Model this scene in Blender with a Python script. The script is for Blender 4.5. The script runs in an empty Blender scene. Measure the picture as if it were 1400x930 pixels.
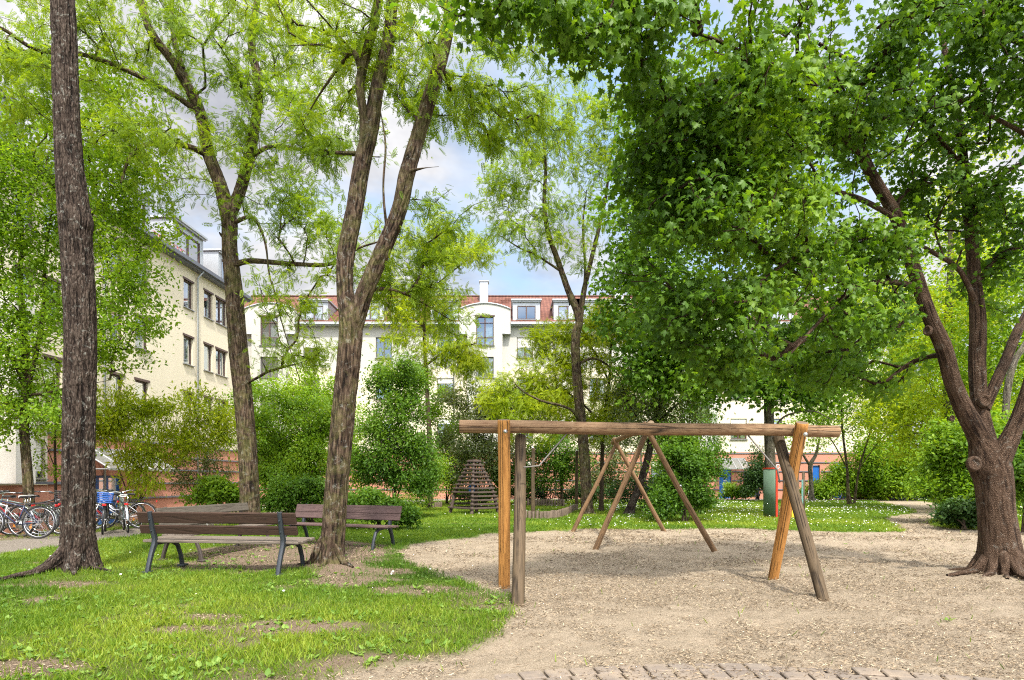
import bpy, math, random
import numpy as np
from mathutils import Vector, Matrix
random.seed(7)
RNG = np.random.default_rng(11)
scene = bpy.context.scene
COL = scene.collection
R = math.radians
H = 1.25            # eye height
F = 800.0           # focal length in photo pixels
HY = 657.0          # horizon row

def P(x, y, Z):     # photo pixel + distance -> metres
    return Vector(((x-700)*Z/F, Z, H+(HY-y)*Z/F))
def G(x, y):        # photo pixel on the ground
    Z = H*F/(y-HY)
    return Vector(((x-700)*Z/F, Z, 0))

# ------------------------------------------------------------------ noise
def _h(ix, iy, iz, seed):
    n = (ix*374761393 + iy*668265263 + iz*1440662683 + seed*974634777) & 0xffffffff
    n = ((n ^ (n >> 13)) * 1274126177) & 0xffffffff
    n = (n ^ (n >> 16))
    n = (n * 2246822519) & 0xffffffff
    return ((n ^ (n >> 15)) & 0xffff) / 65535.0
def vn(x, y, z=0.0, seed=0):
    x = np.asarray(x, float); y = np.asarray(y, float); z = np.asarray(z, float)+np.zeros_like(x)
    fx, fy, fz = np.floor(x), np.floor(y), np.floor(z)
    ix, iy, iz = fx.astype(np.int64), fy.astype(np.int64), fz.astype(np.int64)
    tx, ty, tz = x-fx, y-fy, z-fz
    tx = tx*tx*(3-2*tx); ty = ty*ty*(3-2*ty); tz = tz*tz*(3-2*tz)
    r = 0
    for a in (0, 1):
        for b in (0, 1):
            for c in (0, 1):
                w = (tx if a else 1-tx)*(ty if b else 1-ty)*(tz if c else 1-tz)
                r = r + w*_h(ix+a, iy+b, iz+c, seed)
    return r
def fbm(x, y, z=0.0, seed=0, o=4):
    r, a, t = 0, 1.0, 0
    for i in range(o):
        r = r + a*vn(np.asarray(x)*2**i, np.asarray(y)*2**i, np.asarray(z)*2**i, seed+i*17)
        t += a; a *= .5
    return r/t
def sstep(a, b, x):
    t = np.clip((x-a)/(b-a), 0, 1)
    return t*t*(3-2*t)

# ------------------------------------------------------------------ objects
def tag(o, label=None, cat=None, group=None, kind=None):
    if label: o['label'] = label
    if cat: o['category'] = cat
    if group: o['group'] = group
    if kind: o['kind'] = kind
    return o
def empty(name, loc=(0, 0, 0), rz=0.0):
    o = bpy.data.objects.new(name, None)
    o.empty_display_size = .1
    COL.objects.link(o); o.location = loc; o.rotation_euler = (0, 0, rz)
    return o
def link_mesh(name, me, mats, parent=None, smooth=False):
    o = bpy.data.objects.new(name, me)
    COL.objects.link(o)
    if mats is not None:
        if not isinstance(mats, (list, tuple)): mats = [mats]
        for m in mats: me.materials.append(m)
    if parent: o.parent = parent
    if smooth: me.shade_smooth()
    return o
def np_mesh(name, V, faces, mats, parent=None, smooth=False, attr=None, midx=None):
    V = np.asarray(V, np.float32)
    me = bpy.data.meshes.new(name)
    me.vertices.add(len(V)); me.vertices.foreach_set('co', V.ravel())
    fs = [np.asarray(f, np.int32) for f in faces if len(f)]
    loops = np.concatenate([f.ravel() for f in fs])
    tot = np.concatenate([np.full(len(f), f.shape[1], np.int32) for f in fs])
    start = np.concatenate([[0], np.cumsum(tot)[:-1]]).astype(np.int32)
    me.loops.add(len(loops)); me.loops.foreach_set('vertex_index', loops)
    me.polygons.add(len(tot)); me.polygons.foreach_set('loop_start', start)
    try: me.polygons.foreach_set('loop_total', tot)
    except Exception: pass
    if attr:
        for k, v in attr.items():
            a = me.attributes.new(k, 'FLOAT', 'POINT'); a.data.foreach_set('value', np.asarray(v, np.float32))
    me.update(calc_edges=True)
    o = link_mesh(name, me, mats, parent, smooth)
    if midx is not None:
        me.polygons.foreach_set('material_index', np.asarray(midx, np.int32))
    return o

class MB:
    def __init__(s): s.v = []; s.f = []; s.m = []
    def add(s, vs, fs, mi=0):
        b = len(s.v); s.v += [tuple(v) for v in vs]
        s.f += [tuple(i+b for i in f) for f in fs]; s.m += [mi]*len(fs)
    def box(s, c, d, mi=0, M=None, bev=0.0):
        cx, cy, cz = c; dx, dy, dz = d[0]/2, d[1]/2, d[2]/2
        if bev <= 0:
            vs = [Vector((cx+a*dx, cy+b*dy, cz+e*dz)) for e in (-1, 1) for b in (-1, 1) for a in (-1, 1)]
            fs = [(0, 2, 3, 1), (4, 5, 7, 6), (0, 1, 5, 4), (2, 6, 7, 3), (0, 4, 6, 2), (1, 3, 7, 5)]
        else:
            # chamfered along the longest axis + ends
            ax = max(range(3), key=lambda i: d[i]); o = [i for i in range(3) if i != ax]
            hd = [dx, dy, dz]; L = hd[ax]; p, q = hd[o[0]], hd[o[1]]
            prof = [(-p+bev, -q), (p-bev, -q), (p, -q+bev), (p, q-bev), (p-bev, q), (-p+bev, q), (-p, q-bev), (-p, -q+bev)]
            vs = []; cc = [cx, cy, cz]
            for l, sc in ((-L, .0), (-L+bev, 1), (L-bev, 1), (L, .0)):
                for a, b in prof:
                    kx = 1 if sc else (p-bev*.8)/p; ky = 1 if sc else (q-bev*.8)/q
                    w = [0, 0, 0]; w[ax] = l; w[o[0]] = a*kx; w[o[1]] = b*ky
                    vs.append(Vector((w[0]+cc[0], w[1]+cc[1], w[2]+cc[2])))
            fs = [tuple(range(7, -1, -1)), tuple(range(24, 32))]
            for r in range(3):
                for k in range(8):
                    fs.append((r*8+k, r*8+(k+1) % 8, (r+1)*8+(k+1) % 8, (r+1)*8+k))
            if ax == 1: fs = [tuple(reversed(f)) for f in fs]
        if M is not None: vs = [M @ v for v in vs]
        s.add(vs, fs, mi)
    def tube(s, pts, rad, n=8, mi=0, cap=True, closed=False):
        pts = [Vector(p) for p in pts]
        if not isinstance(rad, (list, tuple)): rad = [rad]*len(pts)
        m = len(pts); b = len(s.v); up = None
        for i, p in enumerate(pts):
            if closed: d = pts[(i+1) % m]-pts[i-1]
            else: d = pts[min(i+1, m-1)]-pts[max(i-1, 0)]
            if d.length < 1e-9: d = Vector((0, 0, 1))
            d.normalize()
            if up is None:
                up = Vector((0, 0, 1)) if abs(d.z) < .9 else Vector((1, 0, 0))
            a = d.cross(up)
            if a.length < 1e-4: a = d.cross(Vector((0, 1, 0)))
            a.normalize(); c = a.cross(d).normalized(); up = c
            for k in range(n):
                t = 2*math.pi*k/n
                s.v.append(tuple(p+(a*math.cos(t)+c*math.sin(t))*rad[i]))
        rng = m if closed else m-1
        for i in range(rng):
            j = (i+1) % m
            for k in range(n):
                s.f.append((b+i*n+k, b+i*n+(k+1) % n, b+j*n+(k+1) % n, b+j*n+k)); s.m.append(mi)
        if cap and not closed:
            s.f.append(tuple(b+k for k in range(n))[::-1]); s.m.append(mi)
            s.f.append(tuple(b+(m-1)*n+k for k in range(n))); s.m.append(mi)
    def lathe(s, prof, n=16, mi=0, M=None):
        b = len(s.v)
        for r, z in prof:
            for k in range(n):
                t = 2*math.pi*k/n; v = Vector((r*math.cos(t), r*math.sin(t), z))
                s.v.append(tuple(M @ v if M is not None else v))
        for i in range(len(prof)-1):
            for k in range(n):
                s.f.append((b+i*n+k, b+i*n+(k+1) % n, b+(i+1)*n+(k+1) % n, b+(i+1)*n+k)); s.m.append(mi)
    def quad(s, a, b, c, d, mi=0): s.add([a, b, c, d], [(0, 1, 2, 3)], mi)
    def build(s, name, mats, parent=None, smooth=False, label=None):
        me = bpy.data.meshes.new(name); me.from_pydata(s.v, [], s.f)
        me.polygons.foreach_set('material_index', s.m)
        o = link_mesh(name, me, mats, parent, smooth)
        if label: o['label'] = label
        return o
def children(o): return [c for c in COL.objects if c.parent == o]
def copy_tree(o, parent=None, kids=None):
    c = o.copy(); COL.objects.link(c)
    if parent: c.parent = parent
    for ch in children(o): copy_tree(ch, c)
    return c

# ------------------------------------------------------------------ materials
class NT:
    def __init__(s, m): s.t = m.node_tree; s.n = s.t.nodes; s.l = s.t.links
    def __call__(s, kind, **kw):
        n = s.n.new(kind)
        for k, v in kw.items(): setattr(n, k, v)
        return n
    def set(s, sock, v):
        if isinstance(v, bpy.types.NodeSocket): s.l.new(v, sock)
        elif isinstance(v, (tuple, list)) and len(v) == 3 and sock.type == 'RGBA': sock.default_value = (*v, 1)
        else: sock.default_value = v
    def math(s, op, a, b=0.0, c=0.0, clamp=False):
        n = s('ShaderNodeMath', operation=op, use_clamp=clamp)
        s.set(n.inputs[0], a); s.set(n.inputs[1], b); s.set(n.inputs[2], c)
        return n.outputs[0]
    def mix(s, f, a, b, blend='MIX'):
        n = s('ShaderNodeMix', data_type='RGBA', blend_type=blend)
        s.set(n.inputs[0], f); s.set(n.inputs[6], a); s.set(n.inputs[7], b)
        return n.outputs[2]
    def ramp(s, f, stops):
        n = s('ShaderNodeValToRGB'); s.set(n.inputs[0], f); e = n.color_ramp.elements
        while len(e) > len(stops): e.remove(e[-1])
        while len(e) < len(stops): e.new(1)
        for el, (p, c) in zip(e, stops):
            el.position = p; el.color = (*c, 1) if isinstance(c, (tuple, list)) else (c, c, c, 1)
        return n.outputs[0]
    def coord(s, kind='Object', scale=(1, 1, 1), rot=(0, 0, 0)):
        c = s('ShaderNodeTexCoord'); m = s('ShaderNodeMapping')
        s.l.new(c.outputs[kind], m.inputs[0]); m.inputs[3].default_value = scale; m.inputs[2].default_value = rot
        return m.outputs[0]
    def noise(s, vec, scale=5, detail=4, rough=.55, dist=0.0):
        n = s('ShaderNodeTexNoise'); s.l.new(vec, n.inputs['Vector'])
        n.inputs['Scale'].default_value = scale; n.inputs['Detail'].default_value = detail
        n.inputs['Roughness'].default_value = rough; n.inputs['Distortion'].default_value = dist
        return n.outputs[0]
    def voro(s, vec, scale=5, feature='F1', rand=1.0):
        n = s('ShaderNodeTexVoronoi', feature=feature); s.l.new(vec, n.inputs['Vector'])
        n.inputs['Scale'].default_value = scale; n.inputs['Randomness'].default_value = rand
        return n.outputs['Distance'] if feature != 'F1c' else n.outputs[0]
    def bump(s, h, strength=.5, dist=.01, normal=None):
        n = s('ShaderNodeBump'); s.set(n.inputs['Height'], h)
        n.inputs['Strength'].default_value = strength; n.inputs['Distance'].default_value = dist
        if normal is not None: s.l.new(normal, n.inputs['Normal'])
        return n.outputs[0]
def new_mat(name):
    m = bpy.data.materials.new(name); m.use_nodes = True
    nt = NT(m); b = nt.n['Principled BSDF']
    return m, nt, b
def mat_flat(name, col, rough=.5, metal=0.0, var=.12, vscale=8, bump=0.0, spec=.5):
    m, t, b = new_mat(name)
    v = t.coord('Object'); n = t.noise(v, vscale, 5, .6)
    c = t.mix(n, tuple(x*(1-var) for x in col), tuple(min(1, x*(1+var)) for x in col))
    t.set(b.inputs['Base Color'], c); b.inputs['Roughness'].default_value = rough
    b.inputs['Metallic'].default_value = metal; b.inputs['Specular IOR Level'].default_value = spec
    if bump: t.set(b.inputs['Normal'], t.bump(t.noise(v, vscale*10, 3), bump, .01))
    return m
def mat_leaf(name, c1, c2, c3, trans=.45, gloss=.35, tcol=None):
    """c1 dark pigment, c2 mid, c3 young/yellow; attribute lv picks per leaf"""
    m, t, b = new_mat(name)
    a = t('ShaderNodeAttribute', attribute_name='lv').outputs['Fac']
    col = t.ramp(a, [(0, c1), (.5, c2), (1, c3)])
    b.inputs['Roughness'].default_value = .5
    b.inputs['Specular IOR Level'].default_value = gloss
    t.set(b.inputs['Base Color'], col)
    tr = t('ShaderNodeBsdfTranslucent')
    tc = t.mix(1.0, col, tcol or (1.38, 1.28, .42), 'MULTIPLY')
    t.set(tr.inputs[0], tc)
    mx = t('ShaderNodeMixShader'); mx.inputs[0].default_value = trans
    t.l.new(b.outputs[0], mx.inputs[1]); t.l.new(tr.outputs[0], mx.inputs[2])
    t.l.new(mx.outputs[0], t.n['Material Output'].inputs[0])
    return m
def mat_bark(name, c_dark, c_mid, c_light, lichen=.35, sc=1.0, moss=0.0, st=.28):
    m, t, b = new_mat(name)
    v = t.coord('Object', (1, 1, st)); v2 = t.coord('Object')
    n1 = t.noise(v, 26*sc, 6, .65, .6)
    vo = t.voro(v, 34*sc, 'DISTANCE_TO_EDGE')
    crack = t.math('MULTIPLY', t.math('MINIMUM', t.math('MULTIPLY', vo, 3.2), 1.0), 1.0)
    g = t('ShaderNodeAttribute', attribute_name='ridge').outputs['Fac']
    h = t.math('ADD', t.math('MULTIPLY', n1, .6), t.math('MULTIPLY', crack, .4))
    k = t.math('ADD', t.math('MULTIPLY', h, .6), t.math('MULTIPLY', g, .4))
    blot = t.noise(v2, 5.5, 4, .6)
    k = t.math('ADD', k, t.math('MULTIPLY', t.math('SUBTRACT', blot, .5), .35))
    col = t.ramp(k, [(.26, c_dark), (.5, c_mid), (.74, c_light)])
    fine = t.noise(v2, 60, 4, .7)
    col = t.mix(t.math('MULTIPLY', fine, .5), col, (c_dark[0]*1.2, c_dark[1]*1.2, c_dark[2]*1.2))
    if lichen > 0:
        ln = t.noise(v2, 11, 6, .8, .8); lm = t.ramp(ln, [(.57, 0), (.62, 1)])
        col = t.mix(t.math('MULTIPLY', lm, lichen), col, (.42, .43, .38))
    if moss > 0:
        mn = t.noise(v2, 2.6, 6, .75, .6); mm = t.ramp(mn, [(.46, 0), (.62, 1)])
        col = t.mix(t.math('MULTIPLY', mm, moss), col, (.16, .17, .045))
    t.set(b.inputs['Base Color'], col); b.inputs['Roughness'].default_value = .9
    b.inputs['Specular IOR Level'].default_value = .2
    hh = t.math('ADD', h, t.math('MULTIPLY', fine, .2))
    t.set(b.inputs['Normal'], t.bump(hh, 1.0, .035))
    return m
def mat_log(name, ca, cb, cc, axis=2, crack=1.0, grime=.3, orange=None):
    """round timber: long grain figure along `axis`, drying cracks, stain"""
    m, t, b = new_mat(name)
    s1 = [1, 1, 1]; s1[axis] = .09
    v = t.coord('Object', tuple(s1)); v2 = t.coord('Object')
    dn = t.noise(v, 5, 3, .5, 1.2)
    w = t('ShaderNodeTexNoise'); t.l.new(v, w.inputs['Vector']); w.inputs['Scale'].default_value = 9
    w.inputs['Detail'].default_value = 2; w.inputs['Distortion'].default_value = 1.5
    rings = t.math('FRACT', t.math('MULTIPLY', w.outputs[0], 9.0))
    rings = t.ramp(rings, [(0, 0), (.45, .25), (.86, 1), (1, 0)])
    col = t.mix(rings, ca, cb)
    fib = t.noise(v, 60, 4, .7)
    col = t.mix(t.math('MULTIPLY', fib, .55), col, cc)
    gr = t.ramp(t.noise(v2, 2.2, 6, .7), [(.42, 0), (.7, 1)])
    col = t.mix(t.math('MULTIPLY', gr, grime), col, (cc[0]*.5, cc[1]*.5, cc[2]*.5))
    s2 = [1, 1, 1]; s2[axis] = .035
    v3 = t.coord('Object', tuple(s2))
    ck = t.ramp(t.voro(v3, 11, 'DISTANCE_TO_EDGE'), [(0, 1), (.055, 0)])
    ckm = t.math('MULTIPLY', ck, t.ramp(t.noise(v2, 3, 2), [(.38, 0), (.5, crack)]))
    col = t.mix(ckm, col, (.02, .014, .01))
    kn = t.ramp(t.voro(t.coord('Object', tuple(.8 if i == axis else 1.6 for i in range(3))), 3.1), [(.0, 1), (.05, 1), (.075, 0)])
    col = t.mix(t.math('MULTIPLY', kn, .75), col, (cc[0]*.35, cc[1]*.3, cc[2]*.3))
    t.set(b.inputs['Base Color'], col); b.inputs['Roughness'].default_value = .78
    b.inputs['Specular IOR Level'].default_value = .25
    hh = t.math('SUBTRACT', t.math('ADD', t.math('MULTIPLY', fib, .35), t.math('MULTIPLY', rings, .15)), t.math('MULTIPLY', ckm, 1.5))
    t.set(b.inputs['Normal'], t.bump(hh, .7, .006))
    return m
M = {}
M['bark_dark'] = mat_bark('dark_furrowed_bark', (.008, .005, .004), (.050, .034, .026), (.12, .09, .07), .4)
M['bark_brown'] = mat_bark('brown_bark', (.008, .005, .003), (.060, .038, .025), (.165, .115, .078), .3, .5, moss=.35, st=.24)
M['bark_smooth'] = mat_bark('smooth_maple_bark', (.020, .011, .007), (.10, .060, .037), (.22, .145, .10), .25, 2.2, st=.6)
M['bark_grey'] = mat_bark('grey_bark', (.02, .018, .014), (.12, .10, .08), (.26, .23, .18), .2, moss=.25)
M['bark_thin'] = mat_flat('thin_branch_bark', (.06, .042, .028), .9, var=.35, vscale=14, spec=.2)
M['cut'] = mat_flat('pruning_scar', (.30, .21, .11), .9, var=.3, vscale=40)
M['leaf_maple'] = mat_leaf('maple_leaf', (.055, .135, .014), (.11, .23, .018), (.205, .34, .026), .50, .35)
M['leaf_maple_lit'] = mat_leaf('sunlit_maple_leaf', (.065, .16, .015), (.125, .26, .02), (.22, .36, .03), .5, .25)  # brighter copy of the maple leaf, sunlight put into its colour
M['leaf_locust'] = mat_leaf('locust_leaflet', (.125, .215, .018), (.21, .325, .026), (.33, .43, .035), .54, .25)
M['leaf_left'] = mat_leaf('fresh_green_leaf', (.13, .25, .02), (.21, .36, .025), (.33, .47, .04), .52, .25)
M['leaf_yellow'] = mat_leaf('yellow_green_leaf', (.20, .30, .018), (.32, .42, .022), (.48, .54, .035), .52, .25)
M['leaf_arch'] = mat_leaf('arching_shrub_leaf', (.20, .29, .018), (.34, .43, .025), (.50, .54, .045), .55, .25)
M['leaf_shrub'] = mat_leaf('shrub_leaf', (.05, .12, .014), (.10, .21, .02), (.18, .31, .03), .45, .35)
M['leaf_shrub_lt'] = mat_leaf('light_shrub_leaf', (.10, .21, .018), (.18, .32, .024), (.30, .43, .035), .48, .3)
M['leaf_olive'] = mat_leaf('olive_shrub_leaf', (.09, .13, .045), (.16, .21, .08), (.28, .31, .16), .4, .35)
M['leaf_dark'] = mat_leaf('dark_small_leaf', (.02, .055, .014), (.045, .105, .022), (.09, .165, .035), .35, .35)
M['grass'] = mat_leaf('grass_blade', (.06, .135, .012), (.145, .25, .020), (.30, .37, .045), .42, .25)
M['weed'] = mat_leaf('weed_leaf', (.09, .19, .03), (.17, .29, .05), (.28, .40, .09), .4, .3)
M['daisy'] = mat_flat('daisy_petal', (.8, .8, .76), .8, var=.05)
def mat_litter():
    m, t, b = new_mat('dry_litter')
    a = t('ShaderNodeAttribute', attribute_name='lv').outputs['Fac']
    t.set(b.inputs['Base Color'], t.ramp(a, [(0, (.045, .03, .018)), (.4, (.14, .095, .055)), (.75, (.33, .25, .16)), (1, (.52, .44, .31))]))
    b.inputs['Roughness'].default_value = .9
    return m
M['litter'] = mat_litter()
M['log_grey'] = mat_log('weathered_beam', (.44, .31, .20), (.27, .155, .085), (.36, .29, .225), 0, .7, .22)
M['log_orange'] = mat_log('orange_stained_post', (.52, .25, .068), (.28, .115, .028), (.41, .20, .06), 2, 1.0, .22)
M['log_dark'] = mat_log('weathered_post', (.125, .085, .048), (.058, .038, .020), (.09, .070, .046), 2, 1.0, .4)
M['log_thin'] = mat_log('brown_pole', (.225, .135, .065), (.115, .062, .028), (.16, .10, .058), 2, .6, .3)
M['log_thin_x'] = mat_log('brown_pole_beam', (.36, .25, .15), (.24, .15, .08), (.28, .21, .14), 1, .6, .3)
M['bench_brown'] = mat_log('brown_bench_slat', (.095, .048, .030), (.060, .030, .020), (.115, .075, .055), 0, .35, .35)
M['bench_purple'] = mat_log('purple_brown_bench_slat', (.115, .07, .065), (.075, .043, .04), (.145, .105, .10), 0, .35, .25)
M['bench_grey'] = mat_log('grey_bench_slat', (.12, .105, .085), (.075, .065, .05), (.14, .12, .10), 0, .35, .35)
M['seat_grey'] = mat_log('worn_seat_slat', (.19, .155, .125), (.12, .095, .075), (.17, .14, .12), 0, .35, .3)
M['iron'] = mat_flat('painted_cast_iron', (.035, .042, .052), .5, .3, .35, 14, .3)
M['iron_rust'] = mat_flat('brown_cast_iron', (.07, .055, .048), .6, .2, .35, 14, .3)
M['steel'] = mat_flat('galvanised_steel', (.55, .56, .56), .35, .9, .12, 20)
M['chrome'] = mat_flat('chrome', (.7, .7, .72), .18, 1, .05, 20)
M['dark_wood'] = mat_log('dark_oiled_slat', (.11, .075, .062), (.065, .042, .035), (.15, .12, .105), 0, .5, .3)
M['pal_wood'] = mat_log('palisade_log', (.20, .145, .105), (.12, .085, .06), (.16, .13, .105), 2, .9, .5)
M['concrete'] = mat_flat('concrete', (.36, .35, .32), .9, var=.2, vscale=6, bump=.3)
M['black'] = mat_flat('black_paint', (.02, .02, .023), .45, var=.3)
M['rubber'] = mat_flat('rubber', (.022, .022, .022), .8, var=.3)
# ------------------------------------------------------------------ ground cover maps (metres)
def poly_sd(poly, X, Y):
    """signed distance, positive inside"""
    poly = np.asarray(poly, float); n = len(poly)
    d = np.full(X.shape, 1e9); ins = np.zeros(X.shape, bool)
    for i in range(n):
        ax, ay = poly[i]; bx, by = poly[(i+1) % n]
        ex, ey = bx-ax, by-ay; wx, wy = X-ax, Y-ay
        t = np.clip((wx*ex+wy*ey)/(ex*ex+ey*ey+1e-12), 0, 1)
        d = np.minimum(d, (wx-ex*t)**2+(wy-ey*t)**2)
        c = ((ay <= Y) != (by <= Y)) & (X < ex*(Y-ay)/(ey if abs(ey) > 1e-9 else 1e-9)+ax)
        ins ^= c
    d = np.sqrt(d)
    return np.where(ins, d, -d)
def gpoly(px): return [tuple(G(x, y)[:2]) for x, y in px]
# sand pit and its bare surroundings
SAND = gpoly([(400, 940), (470, 915), (560, 900), (640, 884), (676, 862), (700, 838), (690, 818), (645, 800), (600, 784),
              (556, 768), (540, 756), (556, 745), (610, 736), (680, 729), (720, 727), (800, 723), (900, 723), (1010, 722), (1100, 726),
              (1180, 727), (1228, 727), (1222, 718), (1203, 709), (1225, 703), (1250, 701), (1250, 697), (1224, 691.5), (1200, 686.5),
              (1190, 683.2), (1230, 682), (1276, 687), (1308, 698), (1306, 705), (1276, 710.5), (1262, 714), (1272, 718), (1300, 722),
              (1340, 724), (1400, 726), (1600, 730)])
SAND += [(9, 6), (9, 0), (-2.2, 0)]
PATHL = [(-9.2, -3), (-9.0, 8), (-8.55, 10.5), (-8.45, 13), (-8.3, 16), (-7.9, 22), (-6.5, 33), (-3, 38.2), (30, 38.0), (30, 40.3), (-5, 40.6), (-8.6, 34),
         (-9.8, 22), (-10.0, 16), (-10.3, 13.5), (-10.8, 11.5), (-12, 8), (-12, -3)]
PATHR = [(15, 37.2), (34, 38.3), (34, 40.4), (15, 40)]
STRIP = [(-6.2, 16.45), (-2.5, 16.9), (0.3, 17.0), (0.3, 16.6), (-2.5, 16.5), (-6.2, 16.0)]
DIRT = gpoly([(205, 778), (250, 768), (260, 752), (330, 744), (420, 738), (470, 740), (535, 746), (540, 756), (525, 768), (505, 776),
              (480, 790), (505, 800), (470, 808), (430, 800), (425, 780), (330, 783)])
PATCH = [(560, 806, .62, .34), (420, 858, .75, .33), (530, 910, .6, .3), (95, 800, .5, .3), (62, 822, .28, .25), (250, 862, .35, .16), (30, 915, .45, .2),
         (480, 795, .6, .4), (300, 845, .3, .14), (515, 782, .5, .3), (1330, 712, .9, .7)]
def cover(X, Y):
    n1 = fbm(X*1.3, Y*1.3, 0, 3, 4)-.5
    n2 = fbm(X*6, Y*6, 0, 9, 3)-.5
    wob = n1*.55+n2*.22
    sand = sstep(-.10, .12, poly_sd(SAND, X, Y)+wob*np.clip(Y/9, .5, 1.6)*.8)
    sand = np.maximum(sand, .8*sstep(-.05, .1, poly_sd(STRIP, X, Y)+n2*.2))
    path = np.maximum(sstep(-.08, .08, poly_sd(PATHL, X, Y)+wob*.3), sstep(-.1, .1, poly_sd(PATHR, X, Y)))
    dirt = sstep(-.15, .2, poly_sd(DIRT, X, Y)+wob*1.2)
    for x, y, a, b in PATCH:
        c = G(x, y)
        e = 1-np.sqrt(((X-c.x)/a)**2+((Y-c.y)/b)**2)
        dirt = np.maximum(dirt, .95*sstep(-.25, .35, e+wob*1.5))
    sd = poly_sd(SAND, X, Y)
    edge = sstep(-.9, -.05, sd+wob)*(Y < 6.5)
    dirt = np.maximum(dirt, .85*edge*sstep(.42, .6, fbm(X*2.2, Y*2.2, 0, 51, 3)))
    thin = .8*sstep(.56, .76, fbm(X*1.9, Y*1.9, 0, 33, 4))*(Y < 9)*(X < 0)
    dirt = np.maximum(dirt, .7*thin)
    # bare earth near left building and under shrubs
    dirt = np.maximum(dirt, .9*sstep(-10.0, -10.6, X)*sstep(.3, .5, fbm(X*.9, Y*.9, 0, 5, 3)+.12))
    return sand, path, dirt*(1-sand)*(1-path)
def gz(X, Y):
    X = np.asarray(X, float); Y = np.asarray(Y, float)
    z = -.62*sstep(-11.3, -15.5, X)*sstep(3, 9, Y)*sstep(38, 30, Y)
    z = z+.05*(fbm(X*.35, Y*.35, 0, 71, 2)-.5)*sstep(2, 6, np.abs(X)+Y*.3)*(np.abs(X) < 60)
    for cx, cy, a, r in ((-5.8, 7.8, .09, .6), (-2.66, 8.5, .07, .5), (6.5, 7.75, .05, .8)):
        z = z+a*np.exp(-((X-cx)**2+(Y-cy)**2)/(r*r))      # soil mounded at big trunks
    return z
def gz1(x, y): return float(gz(np.array([x]), np.array([y]))[0])

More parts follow.
